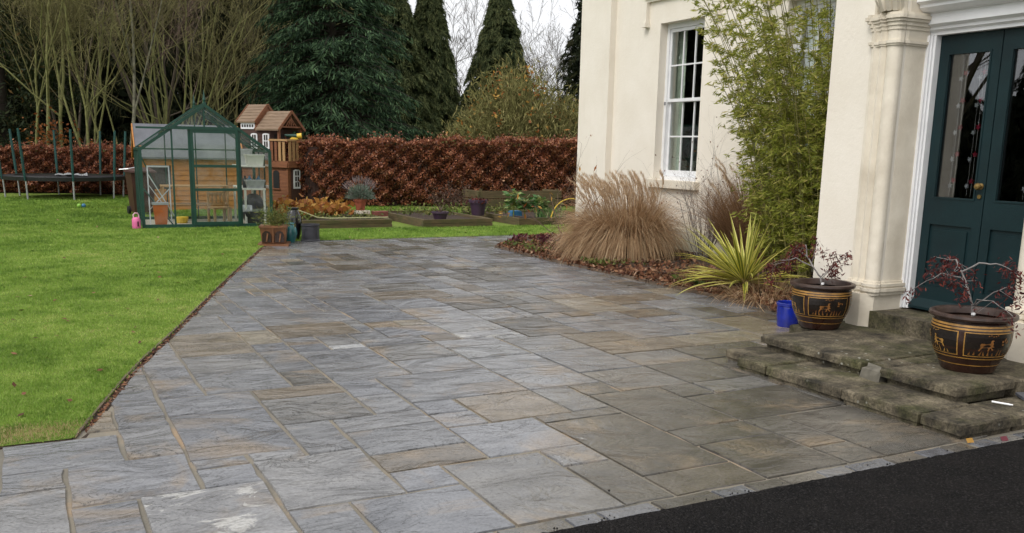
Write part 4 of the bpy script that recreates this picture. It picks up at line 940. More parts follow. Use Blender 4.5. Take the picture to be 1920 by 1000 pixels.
# bare twiggy shrubs by the wall
def twiggy(name, label, cat, base, h, spread, mat, n0, depth=4, tilt=(0, 0), r0=.008, leafmat_=None, nleaf=0, leafsize=(.02, .01)):
    root = empty(name, label, cat, base); S = []; tips = []
    def grow(p, d, L, r, dep):
        m = 3
        for i in range(m):
            d = (d+Vector((random.gauss(0, .13), random.gauss(0, .13), random.gauss(.02, .08)))).normalized(); q = p+d*L/m; S.append((*p, *q, r, r*.85)); r *= .85; p = q
            if dep > 0 and random.random() < .75:
                nd = (d+Vector((random.gauss(0, .6), random.gauss(0, .6), random.gauss(.1, .3)))).normalized(); grow(p, nd, L*random.uniform(.5, .75), r*.65, dep-1)
        tips.append(p)
    for k in range(n0):
        t = random.uniform(0, 2*math.pi); d = Vector((math.cos(t)*spread+tilt[0], math.sin(t)*spread+tilt[1], 1)).normalized()
        grow(Vector((math.cos(t)*.05, math.sin(t)*.05, 0)), d, h*random.uniform(.4, .62), r0, depth)
    segs_mesh('stem', S, mat, root, 3)
    if nleaf:
        tp = np.array(tips); c = tp[rng.integers(0, len(tp), nleaf)]+rng.normal(0, .03, (nleaf, 3)); rand_leaves('foliage', c, *leafsize, leafmat_, root)
    return root
twiggy('bare_shrub', 'bare grey twiggy shrub below the sash window', 'shrub', (8.45, 10.35, .05), 1.75, .32, 'twig_grey', 26, 3, (-.05, .0), .007, 'litter', 200, (.016, .008))
twiggy('bare_shrub', 'leggy arching shrub with a few yellow leaves behind the dry grass', 'shrub', (7.75, 12.9, .05), 1.9, .75, 'twig_brown', 9, 2, (-.3, .3), .008, 'amber_leaves', 60, (.05, .016))
for (x_, y_), la in (((6.98, 13.25), 'burgundy-leaved perennial at the pointed end of the bed'), ((7.35, 13.05), 'wispy burgundy perennial between the bed end and dry grass')):
    root = empty('perennial', la, 'plant', (x_, y_, .04)); n = 70
    c = np.stack([rng.normal(0, .07, n), rng.normal(0, .07, n), rng.uniform(.03, .2, n)], 1); rand_leaves('foliage', c, .045, .018, 'burgundy', root, outward=np.array([[0, 0, .8]]))
    segs_mesh('stem', [(random.uniform(-.03, .03), random.uniform(-.03, .03), 0, random.uniform(-.07, .07), random.uniform(-.07, .07), .18, .004, .003) for k in range(6)], 'twig_brown', root)
root = empty('seedling', 'small bright green rosette in the soil near the yucca', 'plant', (6.98, 8.62, .05)); n = 26
a = rng.uniform(0, 6.28, n); d = np.stack([np.cos(a), np.sin(a), rng.uniform(.2, .8, n)], 1); leaves('foliage', d*.06, unit(d)*.05, unit(np.cross(d, rvec(n)))*.02, 'kale_leaves', root)

# ================================================================ GREENHOUSE
gh = empty('greenhouse', 'green-framed glass greenhouse with finials on the lawn', 'greenhouse', (3.0, 18.35, 0), R_(-3.2))
GW, GD, GE, GR = 1.17, 2.0, 1.45, 2.28
fr = MB()
for x_ in (-GW, GW):
    for y_ in (0, GD): fr.bar((x_, y_, 0), (x_, y_, GE), .055, .055, (0, 1, 0))
    fr.bar((x_, 0, GE), (x_, GD, GE), .05); fr.bar((x_, 0, .04), (x_, GD, .04), .05, .08)
    for k in (1, 2): fr.bar((x_, GD*k/3, .0), (x_, GD*k/3, GE), .025); fr.bar((x_, GD*k/3, GE), (0, GD*k/3, GR), .025)
for y_ in (0, GD):
    for s in (-1, 1): fr.bar((s*GW, y_, GE), (0, y_, GR), .055, .06, (0, 1, 0))
    fr.bar((-GW, y_, .035), (GW, y_, .035), .06, .07)
fr.bar((0, -.02, GR), (0, GD+.02, GR), .06)
gx_ = lambda v: v-3.0
fr.bar((gx_(2.39), 0, .07), (gx_(2.39), 0, 1.83), .03); fr.bar((gx_(2.7), 0, .07), (gx_(2.7), 0, 1.86), .045); fr.bar((gx_(3.6), 0, .07), (gx_(3.6), 0, 1.86), .045)
fr.bar((-.02, 0, 1.86), (-.02, 0, 2.25), .03); fr.bar((-.62, 0, 1.86), (.62, 0, 1.86), .035, .05)
for x_ in (-.6, 0, .6): fr.bar((x_, GD, .07), (x_, GD, GE+(1-abs(x_)/GW)*(GR-GE)), .025)
fr.bar((-GW, GD, GE), (GW, GD, GE), .03)
for p, q in (((-GW, .02, 0), (-.62, .5, 0)),): pass
fr.bar((-GW+.03, GD-.04, GE), (-.55, GD-.04, .1), .025); fr.bar((-GW+.02, .35, .75), (-.65, .06, .06), .02)
fr.build('frame', 'greenhouse_green', gh)
MB().bar((-1.22, -.045, 1.845), (.62, -.045, 1.845), .03, .035).build('door_track', 'greenhouse_green', gh)
for y_ in (.02, GD-.1):
    MB().lathe([(.001, GR), (.035, GR+.0), (.035, GR+.05), (.02, GR+.06), (.03, GR+.1), (.018, GR+.16), (.004, GR+.27), (.0005, GR+.28)], (0, y_), 8, False).build('finial', 'greenhouse_green', gh)
dr = MB(); d0, d1 = gx_(2.725), gx_(3.575)
for x_ in (d0+.02, d1-.02): dr.bar((x_, -.035, .06), (x_, -.035, 1.83), .045)
for z_, h_ in ((.085, .06), (.72, .05), (1.16, .05), (1.8, .06)): dr.bar((d0+.04, -.035, z_), (d1-.04, -.035, z_), .03, h_)
door_ = dr.build('door', 'greenhouse_green', gh)
for z0, z1 in ((.115, .695), (.745, 1.135), (1.185, 1.77)): MB().box(d0+.04, d1-.04, -.037, -.033, z0, z1).build('pane', 'greenhouse_glass', door_)
def gpane(vs_): MB().add(vs_, [(0, 1, 2, 3)] if len(vs_) == 4 else [(0, 1, 2)]).build('pane', 'greenhouse_glass', gh)
def zr(x_): return GE+(1-abs(x_)/GW)*(GR-GE)-.03
for a, c in ((-GW+.03, gx_(2.375)), (gx_(2.405), gx_(2.68)), (gx_(3.62), GW-.03)):
    gpane([(a, .003, .07), (c, .003, .07), (c, .003, min(zr(c), 1.83)), (a, .003, min(zr(a), 1.83))])
gpane([(-.56, .003, 1.885), (-.035, .003, 1.885), (-.035, .003, 2.23)]); gpane([(-.005, .003, 1.885), (.56, .003, 1.885), (-.005, .003, 2.23)])
for k in range(3):
    y0, y1 = GD*k/3+.02, GD*(k+1)/3-.02
    for s in (-1, 1):
        gpane([(s*GW, y0, .08), (s*GW, y1, .08), (s*GW, y1, GE-.03), (s*GW, y0, GE-.03)]); gpane([(s*GW, y0, GE+.02), (s*GW, y1, GE+.02), (s*.03, y1, GR-.01), (s*.03, y0, GR-.01)])
for a, c in ((-GW+.03, -.62), (-.58, -.02), (.02, .58), (.62, GW-.03)): gpane([(a, GD-.003, .08), (c, GD-.003, .08), (c, GD-.003, zr(c)), (a, GD-.003, zr(a))])
gm = gh.matrix_basis.copy(); gm = Matrix.Translation((3.0, 18.35, 0)) @ Matrix.Rotation(R_(-3.2), 4, 'Z')
def gp(x_, y_, z_): return gm @ Vector((x_, y_, z_))
def ghthing(name, label, cat, x_, y_, z_, rz=0, group=None): return empty(name, label, cat, gp(x_, y_, z_), R_(-3.2)+rz, group)
tag(MB().add([gp(-GW, 0, .014), gp(GW, 0, .014), gp(GW, GD, .014), gp(-GW, GD, .014)], [(0,1,2,3)]).build('greenhouse_floor', 'gravel_floor'), kind='structure')
t = ghthing('stepladder', 'aluminium stepladder with crossed braces inside the greenhouse', 'ladder', -.85, .28, .014)
lad = MB()
for s in (-.19, .19): lad.bar((s, 0, 0), (s, .12, 1.12), .022)
lad.bar((-.2, .12, 1.12), (.2, .12, 1.12), .03); lad.build('frame', 'aluminium', t)
MB().bar((-.19, -.02, .98), (.24, -.03, .2), .018).build('brace', 'aluminium', t); MB().bar((.19, .0, .72), (-.19, -.01, .32), .018).build('brace', 'aluminium', t); MB().bar((-.19, -.01, .78), (.05, -.02, .42), .015).build('brace', 'aluminium', t)
t = ghthing('planter_box', 'tall orange plastic planter inside the greenhouse by the ladder', 'planter', -.86, .12, .014)
MB().add([(-.1,-.07,0),(.1,-.07,0),(.1,.07,0),(-.1,.07,0),(-.13,-.09,.42),(.13,-.09,.42),(.13,.09,.42),(-.13,.09,.42)], [(3,2,1,0),(0,1,5,4),(1,2,6,5),(2,3,7,6),(3,0,4,7),(4,5,6,7)]).build('body', 'orange_plastic', t)
MB().box(-.145, .145, -.1, .1, .42, .46).build('lid', 'galvanised', t)
def bench(label, x0, x1, y0, y1, z, mat, shelf_z=None):
    t = ghthing('staging_bench', label, 'bench', (x0+x1)/2, (y0+y1)/2, .014); w, d_ = (x1-x0)/2, (y1-y0)/2
    n = 4
    for k in range(n): MB().box(-w, w, -d_+2*d_*k/n+.006, -d_+2*d_*(k+1)/n-.006, z-.03, z).build('slat', mat, t)
    for a in (-w+.03, w-.03):
        for c in (-d_+.03, d_-.03): MB().box(a-.02, a+.02, c-.02, c+.02, 0, z-.03).build('leg', mat, t)
    if shelf_z: MB().box(-w, w, -d_, d_, shelf_z-.02, shelf_z).build('shelf', mat, t)
bench('wooden potting bench at the back of the greenhouse', -.75, .55, 1.3, 1.85, .72, 'pale_wood', .35)
bench('tall slatted staging along the inner side of the greenhouse', .68, 1.1, .15, 1.7, .72, 'white_plastic', 1.15)
t = ghthing('wooden_chair', 'small wooden chair behind the greenhouse door', 'chair', .28, .75, .014, R_(15))
MB().box(-.18, .18, -.18, .18, .3, .33).build('seat', 'pale_wood', t)
for a in (-.16, .16):
    MB().box(a-.02, a+.02, -.18, -.14, 0, .3).build('leg', 'pale_wood', t); MB().box(a-.02, a+.02, .14, .18, 0, .62).build('leg', 'pale_wood', t)
bk = MB().box(-.14, .14, .15, .17, .56, .61).box(-.14, .14, .15, .17, .38, .41)
for k in range(3): bk.box(-.09+k*.08, -.06+k*.08, .152, .168, .41, .56)
bk.build('backrest', 'pale_wood', t)
def tub(label, x_, y_, z_, w, d_, h, mat, lid=None):
    t = ghthing('plastic_tub', label, 'tub', x_, y_, z_)
    MB().add([(-w*.42,-d_*.42,0),(w*.42,-d_*.42,0),(w*.42,d_*.42,0),(-w*.42,d_*.42,0),(-w*.5,-d_*.5,h),(w*.5,-d_*.5,h),(w*.5,d_*.5,h),(-w*.5,d_*.5,h)], [(3,2,1,0),(0,1,5,4),(1,2,6,5),(2,3,7,6),(3,0,4,7)]).build('body', mat, t)
    MB().box(-w*.53, w*.53, -d_*.53, d_*.53, h-.005, h+.025).build('rim', lid or mat, t)
tub('cream plastic tub on the top greenhouse shelf', .93, .35, 1.15+.014, .34, .3, .2, 'white_plastic')
tub('clear blue-white tub stacked behind the cream tub', .82, .95, 1.15+.014, .3, .26, .3, 'aluminium')
tub('grey seed trough on the lower greenhouse staging', .92, .3, .72+.014, .36, .16, .14, 'galvanised')
for x_, m_, la in ((.85, 'blue_plastic', 'bright blue watering bottle on the greenhouse staging'), (1.02, 'blue_plastic', 'second blue bottle on the staging, nearer the glass wall'), (.76, 'black_plastic', 'black flower pot on the greenhouse staging')):
    tag(MB().lathe([(.0005, 0), (.05, 0), (.055, .12), (.05, .17), (.02, .2), (.02, .23), (.0005, .235)], k=12, cap=False).build('bottle', m_, None, True), la, 'bottle').location = gp(x_, .5, .734)
t = ghthing('compost_bag', 'crumpled black and white compost bag under the staging', 'bag', .88, .3, .014)
bv = []; nb, mb_ = 14, 9
for k in range(mb_+1):
    for i in range(nb):
        a = 2*math.pi*i/nb; f = math.sin(math.pi*(k+.25)/(mb_+.5))**.5; bv.append((.26*f*math.cos(a)*random.uniform(.85, 1.1), .2*f*math.sin(a)*random.uniform(.85, 1.1), .6*k/mb_+random.uniform(-.02, .02)))
bf = [(k*nb+i, k*nb+(i+1) % nb, (k+1)*nb+(i+1) % nb, (k+1)*nb+i) for k in range(mb_) for i in range(nb)]+[tuple(range(nb))[::-1], tuple(mb_*nb+i for i in range(nb))]
b_ = MB(); b_.v = bv; b_.f = bf; b_.mi = [1 if (len(bf)*.42 < q < len(bf)*.62) else 0 for q in range(len(bf))]; b_.build('body', ['black_plastic', 'galvanised'], t, True)
tag(MB().lathe([(.0005, 0), (.1, 0), (.13, .08), (.13, .12), (.02, .13), (.0005, .13)], k=14, cap=False).build('squash', 'yellow_plastic', None, True), 'round yellow ball on the greenhouse floor', 'ball').location = gp(-.42, 1.0, .014)
# pink watering can beside the greenhouse
t = empty('watering_can', 'pink plastic child\'s watering can against the greenhouse corner', 'watering can', (1.69, 18.3, .008), .3)
MB().lathe([(.0005, 0), (.07, 0), (.075, .01), (.075, .16), (.06, .2), (.05, .21), (.0005, .215)], k=18, cap=False).build('body', 'pink_plastic', t, True)
MB().tube([(-.045, 0, .2), (-.05, 0, .26), (-.02, 0, .29), (.03, 0, .285), (.05, 0, .25), (.05, 0, .2)], .011, 8).build('handle', 'pale_pink', t, True)
MB().box(-.012, .012, -.08, -.072, .05, .14).build('stripe', 'burgundy', t)

# ================================================================ SHED, BIN, PLAYHOUSE, TRAMPOLINE
sh = empty('garden_shed', 'low orange-brown timber shed with grey felt roof behind the greenhouse', 'shed', (3.42, 23.2, 0), R_(-3))
wl_ = MB()
for k in range(11):
    z0 = k*.118; wl_.prism([(-.0, z0), (-.018, z0), (-.006, z0+.117), (.0, z0+.117)], 'x', -1.13, 1.13)
wl_.box(-1.13, 1.13, .001, 1.6, 0, 1.3); wl_.build('wall', 'shed_wood', sh)
MB().prism([(.0, 1.3), (1.6, 1.3), (.8, 1.93)], 'x', -1.13, 1.13).build('gable', 'shed_wood', sh)
MB().add([(-1.2,-.12,1.2),(1.2,-.12,1.2),(1.2,.8,1.97),(-1.2,.8,1.97),(-1.2,1.72,1.2),(1.2,1.72,1.2),(-1.2,-.12,1.24),(1.2,-.12,1.24),(1.2,.8,2.01),(-1.2,.8,2.01),(-1.2,1.72,1.24),(1.2,1.72,1.24)],
   [(0,1,2,3),(3,2,5,4),(6,9,8,7),(9,10,11,8),(0,6,7,1),(4,5,11,10),(0,3,9,6),(3,4,10,9),(1,7,8,2),(2,8,11,5)]).build('roof', 'roof_felt', sh)
for x_ in (-1.215, 1.215): MB().bar((x_, -.12, 1.2), (x_, .8, 1.97), .025, .09).bar((x_, .8, 1.97), (x_, 1.72, 1.2), .025, .09).build('barge_board', 'shed_wood', sh)
w_ = MB().box(-.95, -.45, -.03, -.019, .5, 1.05).build('window', 'interior', sh)
MB().box(-.98, -.42, -.04, -.031, 1.05, 1.09).box(-.98, -.42, -.04, -.031, .46, .5).box(-.98, -.95, -.04, -.031, .5, 1.05).box(-.45, -.42, -.04, -.031, .5, 1.05).build('window_frame', 'shed_wood', w_)
bn = empty('wheelie_bin', 'brown wheelie bin standing behind the greenhouse corner', 'bin', (2.16, 21.9, .008), R_(8))
MB().add([(-.2,-.2,.06),(.2,-.2,.06),(.2,.22,.06),(-.2,.22,.06),(-.25,-.26,.92),(.25,-.26,.92),(.25,.28,.92),(-.25,.28,.92)], [(3,2,1,0),(0,1,5,4),(1,2,6,5),(2,3,7,6),(3,0,4,7),(4,5,6,7)]).build('body', 'bin_brown', bn)
MB().add([(-.28,-.3,.92),(.28,-.3,.92),(.28,.3,.92),(-.28,.3,.92),(-.27,-.29,.95),(.27,-.29,.95),(.26,.28,1.02),(-.26,.28,1.02)], [(3,2,1,0),(0,1,5,4),(1,2,6,5),(2,3,7,6),(3,0,4,7),(4,5,6,7)]).build('lid', 'bin_brown', bn)
MB().tube([(-.24,.33,.95),(.24,.33,.95)], .018, 8).build('handle', 'bin_brown', bn)
for s in (-.23, .23): MB().tube([(s-.025, .2, .09), (s+.025, .2, .09)], .09, 14).build('wheel', 'black_plastic', bn)
tag(MB().tube([(1.72, 21.7, .99), (1.9, 21.62, 1.005), (2.02, 21.66, 1.035), (2.16, 21.7, 1.04)], .012, 6).build('pipe_offcut', 'aluminium'), 'thin pale pipe lying on the brown bin lid', 'pipe')

pl = empty('playhouse', 'two-storey cedar playhouse with white windows and a balcony', 'playhouse', (6.15, 24.93, 0), R_(-58))
# local x runs along the ridge towards the viewer's right; the long side faces -y
def boards(mb, axis, f, a0, a1, z0, z1, hgt=.09, out=-1):
    z_ = z0
    while z_ < z1-.005:
        zt_ = min(z_+hgt, z1)
        pr = [(f, z_), (f+out*.014, z_), (f+out*.005, zt_-.004), (f, zt_-.004)]
        mb.prism(pr, 'x' if axis == 'y' else 'y', a0, a1); z_ = zt_
    return mb
lw = MB().box(-1.7, 0, .002, .85, 0, 1.1); boards(lw, 'y', .0, -1.7, -.02, .02, 1.08); boards(lw, 'x', .0, .02, .84, .02, 1.08, .09, 1); lw.build('lower_wall', 'cedar_wood', pl)
for x_, y_ in ((0, 0), (-.62, 0), (-1.22, 0), (0, .85)): MB().box(x_-.03, x_+.03, y_-.03, y_+.03, 0, 1.1).build('post', 'cedar_wood', pl)
for x0, x1 in ((-.52, -.3), (-1.1, -.8)):
    pts = [(x0, .42), (x1, .42), (x1, .82)]+[((x0+x1)/2+(x1-x0)/2*math.cos(t), .82+.08*math.sin(t)) for t in (.5, 1.05, 1.57, 2.1, 2.6)]+[(x0, .82)]
    o = MB().prism(pts, 'y', -.022, .0).build('arched_window', 'black_plastic', pl)
    MB().box(x0-.03, x1+.03, -.05, -.015, .39, .42).build('sill', 'cedar_wood', o)
def pwin(x0, x1, z0, z1, y_=-.03, nr=3, nc=2, arch=.03, axis='y', sgn=-1):
    def P(m, a, c, z_0, z_1, f0, f1):
        lo, hi = sorted((f0, f1)); return m.box(a, c, lo, hi, z_0, z_1) if axis == 'y' else m.box(lo, hi, a, c, z_0, z_1)
    fr_ = MB(); pts = [(x0, z0), (x1, z0), (x1, z1)]+[((x0+x1)/2+(x1-x0)/2*math.cos(t), z1+arch*math.sin(t)) for t in (.6, 1.1, 1.57, 2.04, 2.54)]+[(x0, z1)]
    fr_.prism(pts, 'y' if axis == 'y' else 'x', *sorted((y_, y_+sgn*.02)))
    o = fr_.build('window', 'white_paint', pl); m = .05; bw = .025
    cw = (x1-x0-2*m-(nc-1)*bw)/nc; ch = (z1-z0-m*1.2-(nr-1)*bw)/nr
    for i in range(nc):
        for k in range(nr):
            a = x0+m+i*(cw+bw); z_ = z0+m+k*(ch+bw); P(MB(), a, a+cw, z_, z_+ch, y_+sgn*.02, y_+sgn*.024).build('pane', 'interior', o)
# door and window on the end wall under the balcony
MB().box(.012, .03, .1, .46, .04, .98).build('door', 'dark_wood', pl)
pwin(.17, .42, .42, .9, .031, 3, 2, .03, 'x', 1); pwin(.54, .8, .46, .96, .031, 3, 2, .03, 'x', 1)
MB().box(-1.75, .06, -.05, .9, 1.1, 1.15).build('deck', 'cedar_wood', pl)
MB().bar((-1.72, -.07, 1.04), (.06, -.07, 1.04), .03, .12).bar((.075, -.05, 1.04), (.075, .9, 1.04), .03, .12).build('fascia', 'cedar_wood', pl)
for k in range(6):
    y_ = .02+k*.145; MB().box(.03, .05, y_, y_+.085, 1.12, 1.68).build('slat', 'pale_wood', pl)
for k in range(4):
    x_ = -.56+k*.145; MB().box(x_, x_+.085, -.05, -.03, 1.12, 1.66).build('slat', 'cedar_wood' if k < 2 else 'pale_wood', pl)
MB().bar((-.6, -.04, 1.7), (.06, -.04, 1.7), .06, .05).bar((.04, -.04, 1.701), (.04, .92, 1.701), .06, .05).build('handrail', 'pale_wood', pl)
uw = MB().box(-1.72, -.6, .01, .84, 1.15, 1.98); boards(uw, 'y', .008, -1.72, -.6, 1.16, 1.96); uw.build('upper_wall', 'dark_wood', pl)
MB().box(-.598, -.59, .14, .72, 1.17, 1.86).build('doorway', 'interior', pl)
pwin(-1.3, -1.06, 1.46, 1.84, -.012, 2, 2); pwin(-.86, -.62, 1.46, 1.84, -.012, 2, 2)
for x_, y_ in ((-.3, .02), (-.3, .83)): MB().box(x_-.03, x_+.03, y_-.03, y_+.03, 1.15, 2.0).build('post', 'cedar_wood', pl)
def gable_roof(x0, x1, ze, zr_, ov, name='roof'):
    y0, y1, ym = -ov, .85+ov, .425; n = 6; rf_ = MB()
    for s, ya in ((0, y0), (1, y1)):
        for k in range(n):      # overlapping shingle courses
            f0, f1 = k/n, (k+1)/n; a0 = ya+(ym-ya)*f0; a1 = ya+(ym-ya)*f1; z0 = ze+(zr_-ze)*f0; z1 = ze+(zr_-ze)*f1
            pr = [(a0, z0-.015), (a0, z0+.03), (a1, z1+.012), (a1, z1-.015)]
            rf_.prism(pr if s == 0 else pr[::-1], 'x', x0, x1)
    r = rf_.build(name, 'shingle_wood', pl)
    for xx in (x0-.012, x1+.012): MB().bar((xx, y0, ze), (xx, ym, zr_), .02, .07).bar((xx, ym, zr_), (xx, y1, ze), .02, .07).build('barge_board', 'cedar_wood', r)
    return r
r2 = gable_roof(-1.08, -.22, 1.96, 2.46, .08); r1 = gable_roof(-1.8, -1.1, 2.16, 2.64, .06)
MB().prism([(.0, 2.0), (.85, 2.0), (.425, 2.44)], 'x', -1.0, -.98).build('gable', 'cedar_wood', pl)
tr = MB().bar((-.25, .06, 2.05), (-.25, .79, 2.05), .03, .04).bar((-.25, .425, 2.05), (-.25, .425, 2.4), .03)
for a in (.22, .32, .53, .63): tr.bar((-.25, .425, 2.3), (-.25, a, 2.06), .025)
tr.build('gable_truss', 'cedar_wood', pl)
MB().box(-1.72, -1.1, .0, .85, 1.98, 2.2).prism([(.0, 2.2), (.85, 2.2), (.425, 2.6)], 'x', -1.72, -1.1).build('dormer_wall', 'cedar_wood', pl)
dw = MB().box(-1.68, -1.16, -.02, -.001, 1.98, 2.15).build('dormer_window', 'white_paint', pl)
for k in range(5): MB().box(-1.64+k*.095, -1.58+k*.095, -.025, -.0205, 2.03, 2.1).build('pane', 'interior', dw)
pm = Matrix.Translation((6.15, 24.93, 0)) @ Matrix.Rotation(R_(-58), 4, 'Z')
t = empty('toy_telescope', 'green and yellow toy telescope on the playhouse balcony rail', 'toy', pm @ Vector((.02, .25, 1.726)), R_(-20))
MB().tube([(-.24, 0, .1), (.08, 0, .09)], [.035, .055], 10).build('barrel', 'greenhouse_green', t, True)
MB().tube([(.08, 0, .09), (.2, 0, .1)], [.065, .075], 10).build('eyepiece', 'yellow_plastic', t, True)
MB().prism([(-.12, 0), (.12, 0), (.05, .06), (-.05, .06)], 'y', -.03, .03).build('mount', 'yellow_plastic', t)

tp_ = empty('trampoline', 'round black trampoline with green padded net poles before the hedge', 'trampoline', (.88, 28.85, .008))
TR = 1.5
MB().lathe([(.0005, .6), (TR*.86, .6)], k=40, cap=False).build('mat', 'black_plastic', tp_)
MB().lathe([(TR*.84, .62), (TR+.03, .62), (TR+.05, .6), (TR+.04, .5), (TR+.0, .5)], k=40, cap=False).build('skirt', 'black_plastic', tp_, True)
MB().lathe([(TR-.02, .57), (TR+.02, .57), (TR+.02, .61), (TR-.02, .61), (TR-.02, .57)], k=40, cap=False).build('ring', 'galvanised', tp_)
for k in range(8):
    a = 2*math.pi*(k+.12)/8; c, s = math.cos(a), math.sin(a)
    MB().tube([(c*TR, s*TR, 0), (c*(TR+.03), s*(TR+.03), .6)], .024, 8).build('leg', 'galvanised', tp_)
    MB().tube([(c*(TR+.05), s*(TR+.05), .5), (c*(TR+.08), s*(TR+.08), .9), (c*(TR+.16), s*(TR+.16), 1.85)], [.024, .036, .03], 8).build('net_pole', 'pole_green', tp_, True)
tarp = MB(); nn = 10
tarp.v = [(i/nn*.8-.4, k/4*.4-.2, .03+.05*math.sin(i*1.1)*math.sin(k*1.3)+.04*random.random()) for i in range(nn+1) for k in range(5)]
tarp.f = [(i*5+k, (i+1)*5+k, (i+1)*5+k+1, i*5+k+1) for i in range(nn) for k in range(4)]; tarp.mi = [0]*len(tarp.f)
tag(tarp.build('tarpaulin', 'aluminium', None, True), 'crumpled pale sheet lying on the trampoline', 'sheet').location = (1.0, 27.7, .62)
for x_, m_, la, r_ in ((1.0, 'lime_plastic', 'small lime green ball on the lawn', .05), (1.1, 'blue_plastic', 'small pale blue ball beside the lime ball', .05)):
    tag(MB().lathe([(r_*math.sin(t_*math.pi/8)+.0003, r_-r_*math.cos(t_*math.pi/8)) for t_ in range(9)], k=12, cap=False).build('ball', m_, None, True), la, 'ball').location = (x_, 24.3, .01)

# ================================================================ CORNER POTS, RAISED BEDS AND THEIR PLANTS
t = empty('square_pot', 'square brown planter with arched relief on a saucer at the patio corner', 'plant pot', (3.44, 14.95, 0), R_(-18))
MB().box(-.24, .24, -.24, .24, .0, .03).build('saucer', 'rust_pot', t)
MB().add([(-.175,-.175,.03),(.175,-.175,.03),(.175,.175,.03),(-.175,.175,.03),(-.205,-.205,.29),(.205,-.205,.29),(.205,.205,.29),(-.205,.205,.29)], [(3,2,1,0),(0,1,5,4),(1,2,6,5),(2,3,7,6),(3,0,4,7),(4,5,6,7)]).build('body', 'rust_pot', t)
MB().box(-.22, .22, -.22, .22, .285, .315).build('rim', 'rust_pot', t)
for s in (-1, 1):
    a = MB(); pts = [(s*.1+.07*math.cos(u_), .17+.07*math.sin(u_)) for u_ in np.linspace(0, math.pi, 9)]+[(s*.1-.07, .06), (s*.1+.07, .06)]
    a.prism(pts, 'y', -.215, -.185).build('relief', 'brown_glaze', t); MB().bar((s*.1, -.217, .07), (s*.1+.02, -.22, .2), .02).build('relief', 'rust_pot', t)
MB().bar((0, -.205, .05), (0, -.222, .28), .025).build('relief', 'rust_pot', t)
root = empty('herb_plant', 'wiry yellow-green herb growing in the square brown planter', 'plant', (3.44, 14.95, .3))
fo = 900; c = np.stack([rng.normal(.03, .14, fo), rng.normal(0, .12, fo), np.abs(rng.normal(.12, .11, fo))], 1); rand_leaves('foliage', c, .03, .007, 'weeds', root)
segs_mesh('stem', [(0, 0, 0, random.gauss(.03, .16), random.gauss(0, .13), random.uniform(.12, .36), .004, .002) for k in range(40)], 'twig_green', root)
VASE = [(.0005, 0), (.07, 0), (.1, .06), (.125, .15), (.11, .24), (.075, .29), (.07, .3), (.085, .32), (.06, .31), (.0005, .2)]
tag(MB().lathe(VASE, k=20, cap=False).build('teal_vase', 'teal_glaze', None, True), 'teal glazed vase beside the square brown planter', 'vase').location = (3.76, 15.22, 0)
bv = tag(MB().lathe([(r*1.15, z*1.7) for r, z in VASE], k=20, cap=False).build('black_vase', 'black_glaze', None, True), 'glossy black vase standing behind the teal vase', 'vase'); bv.location = (3.93, 15.62, 0)
gp_ = empty('grey_pot', 'charcoal plastic pot with raised square panels on the patio', 'plant pot', (4.15, 15.38, 0), R_(-20))
MB().lathe([(.0005, 0), (.155, 0), (.16, .02), (.15, .03), (.145, .25), (.157, .26), (.157, .285), (.143, .285), (.14, .2), (.0005, .19)], k=28, cap=False).build('body', 'grey_plastic', gp_, True)
for k in range(4):
    a = k*math.pi/2-1.9; p = MB()
    def cyl(t0, t1, z0, z1, r):
        n = 4; vs_ = [(r*math.cos(t0+(t1-t0)*i/n), r*math.sin(t0+(t1-t0)*i/n), z_) for i in range(n+1) for z_ in (z0, z1)]; p.add(vs_, [(2*i, 2*i+2, 2*i+3, 2*i+1) for i in range(n)])
    for q in ((-.42, .42, .06, .075), (-.42, .42, .205, .22), (-.42, -.34, .075, .205), (.34, .42, .075, .205)): cyl(a+q[0], a+q[1], q[2], q[3], .156)
    p.build('panel_border', 'grey_plastic', gp_)

def raised_bed(label, x0, x1, y0, y1, h, rz=0):
    t = empty('raised_bed', label, 'raised bed', ((x0+x1)/2, (y0+y1)/2, 0), rz, 'raised vegetable beds'); w, d_ = (x1-x0)/2, (y1-y0)/2; T = .06; nrow = 2
    for k in range(nrow):
        z0, z1 = h*k/nrow+.002, h*(k+1)/nrow-.003
        for yy_ in (-d_, d_-T): MB().bbox(-w, w, yy_, yy_+T, z0, z1, .006, .003).build('board', 'sleeper_wood', t)
        for xx_ in (-w, w-T): MB().bbox(xx_, xx_+T, -d_+T+.002, d_-T-.002, z0, z1, .006, .003).build('board', 'sleeper_wood', t)
    MB().add([(-w+T,-d_+T,h-.06),(w-T,-d_+T,h-.05),(w-T,d_-T,h-.06),(-w+T,d_-T,h-.04)], [(0,1,2,3)]).build('soil', 'soil', t)
    return t
raised_bed('mossy timber raised bed with amber-leaved plants by the playhouse', 4.5, 6.4, 17.55, 20.4, .17)
raised_bed('mossy timber raised bed of bare soil with a dark bowl', 6.95, 8.5, 17.25, 19.9, .17)
raised_bed('mossy timber raised bed holding kale and a yellow hoop', 9.1, 11.3, 17.2, 19.6, .17)
n = 1000; c = np.stack([rng.uniform(4.4, 5.95, n), rng.uniform(18.6, 20.3, n), .2+np.abs(rng.normal(.05, .09, n))], 1)
tag(rand_leaves('low_plants', c, .07, .045, 'amber_leaves'), 'amber and orange leafy low plants filling the raised bed', 'plants', kind='stuff')
n = 900; c = np.stack([rng.uniform(4.55, 6.3, n), rng.uniform(17.65, 20.3, n), .16+np.abs(rng.normal(.0, .06, n))], 1); tag(rand_leaves('low_weeds', c, .035, .014, 'weeds'), 'green weeds on the soil of the amber-leaved bed', 'weeds', kind='stuff')
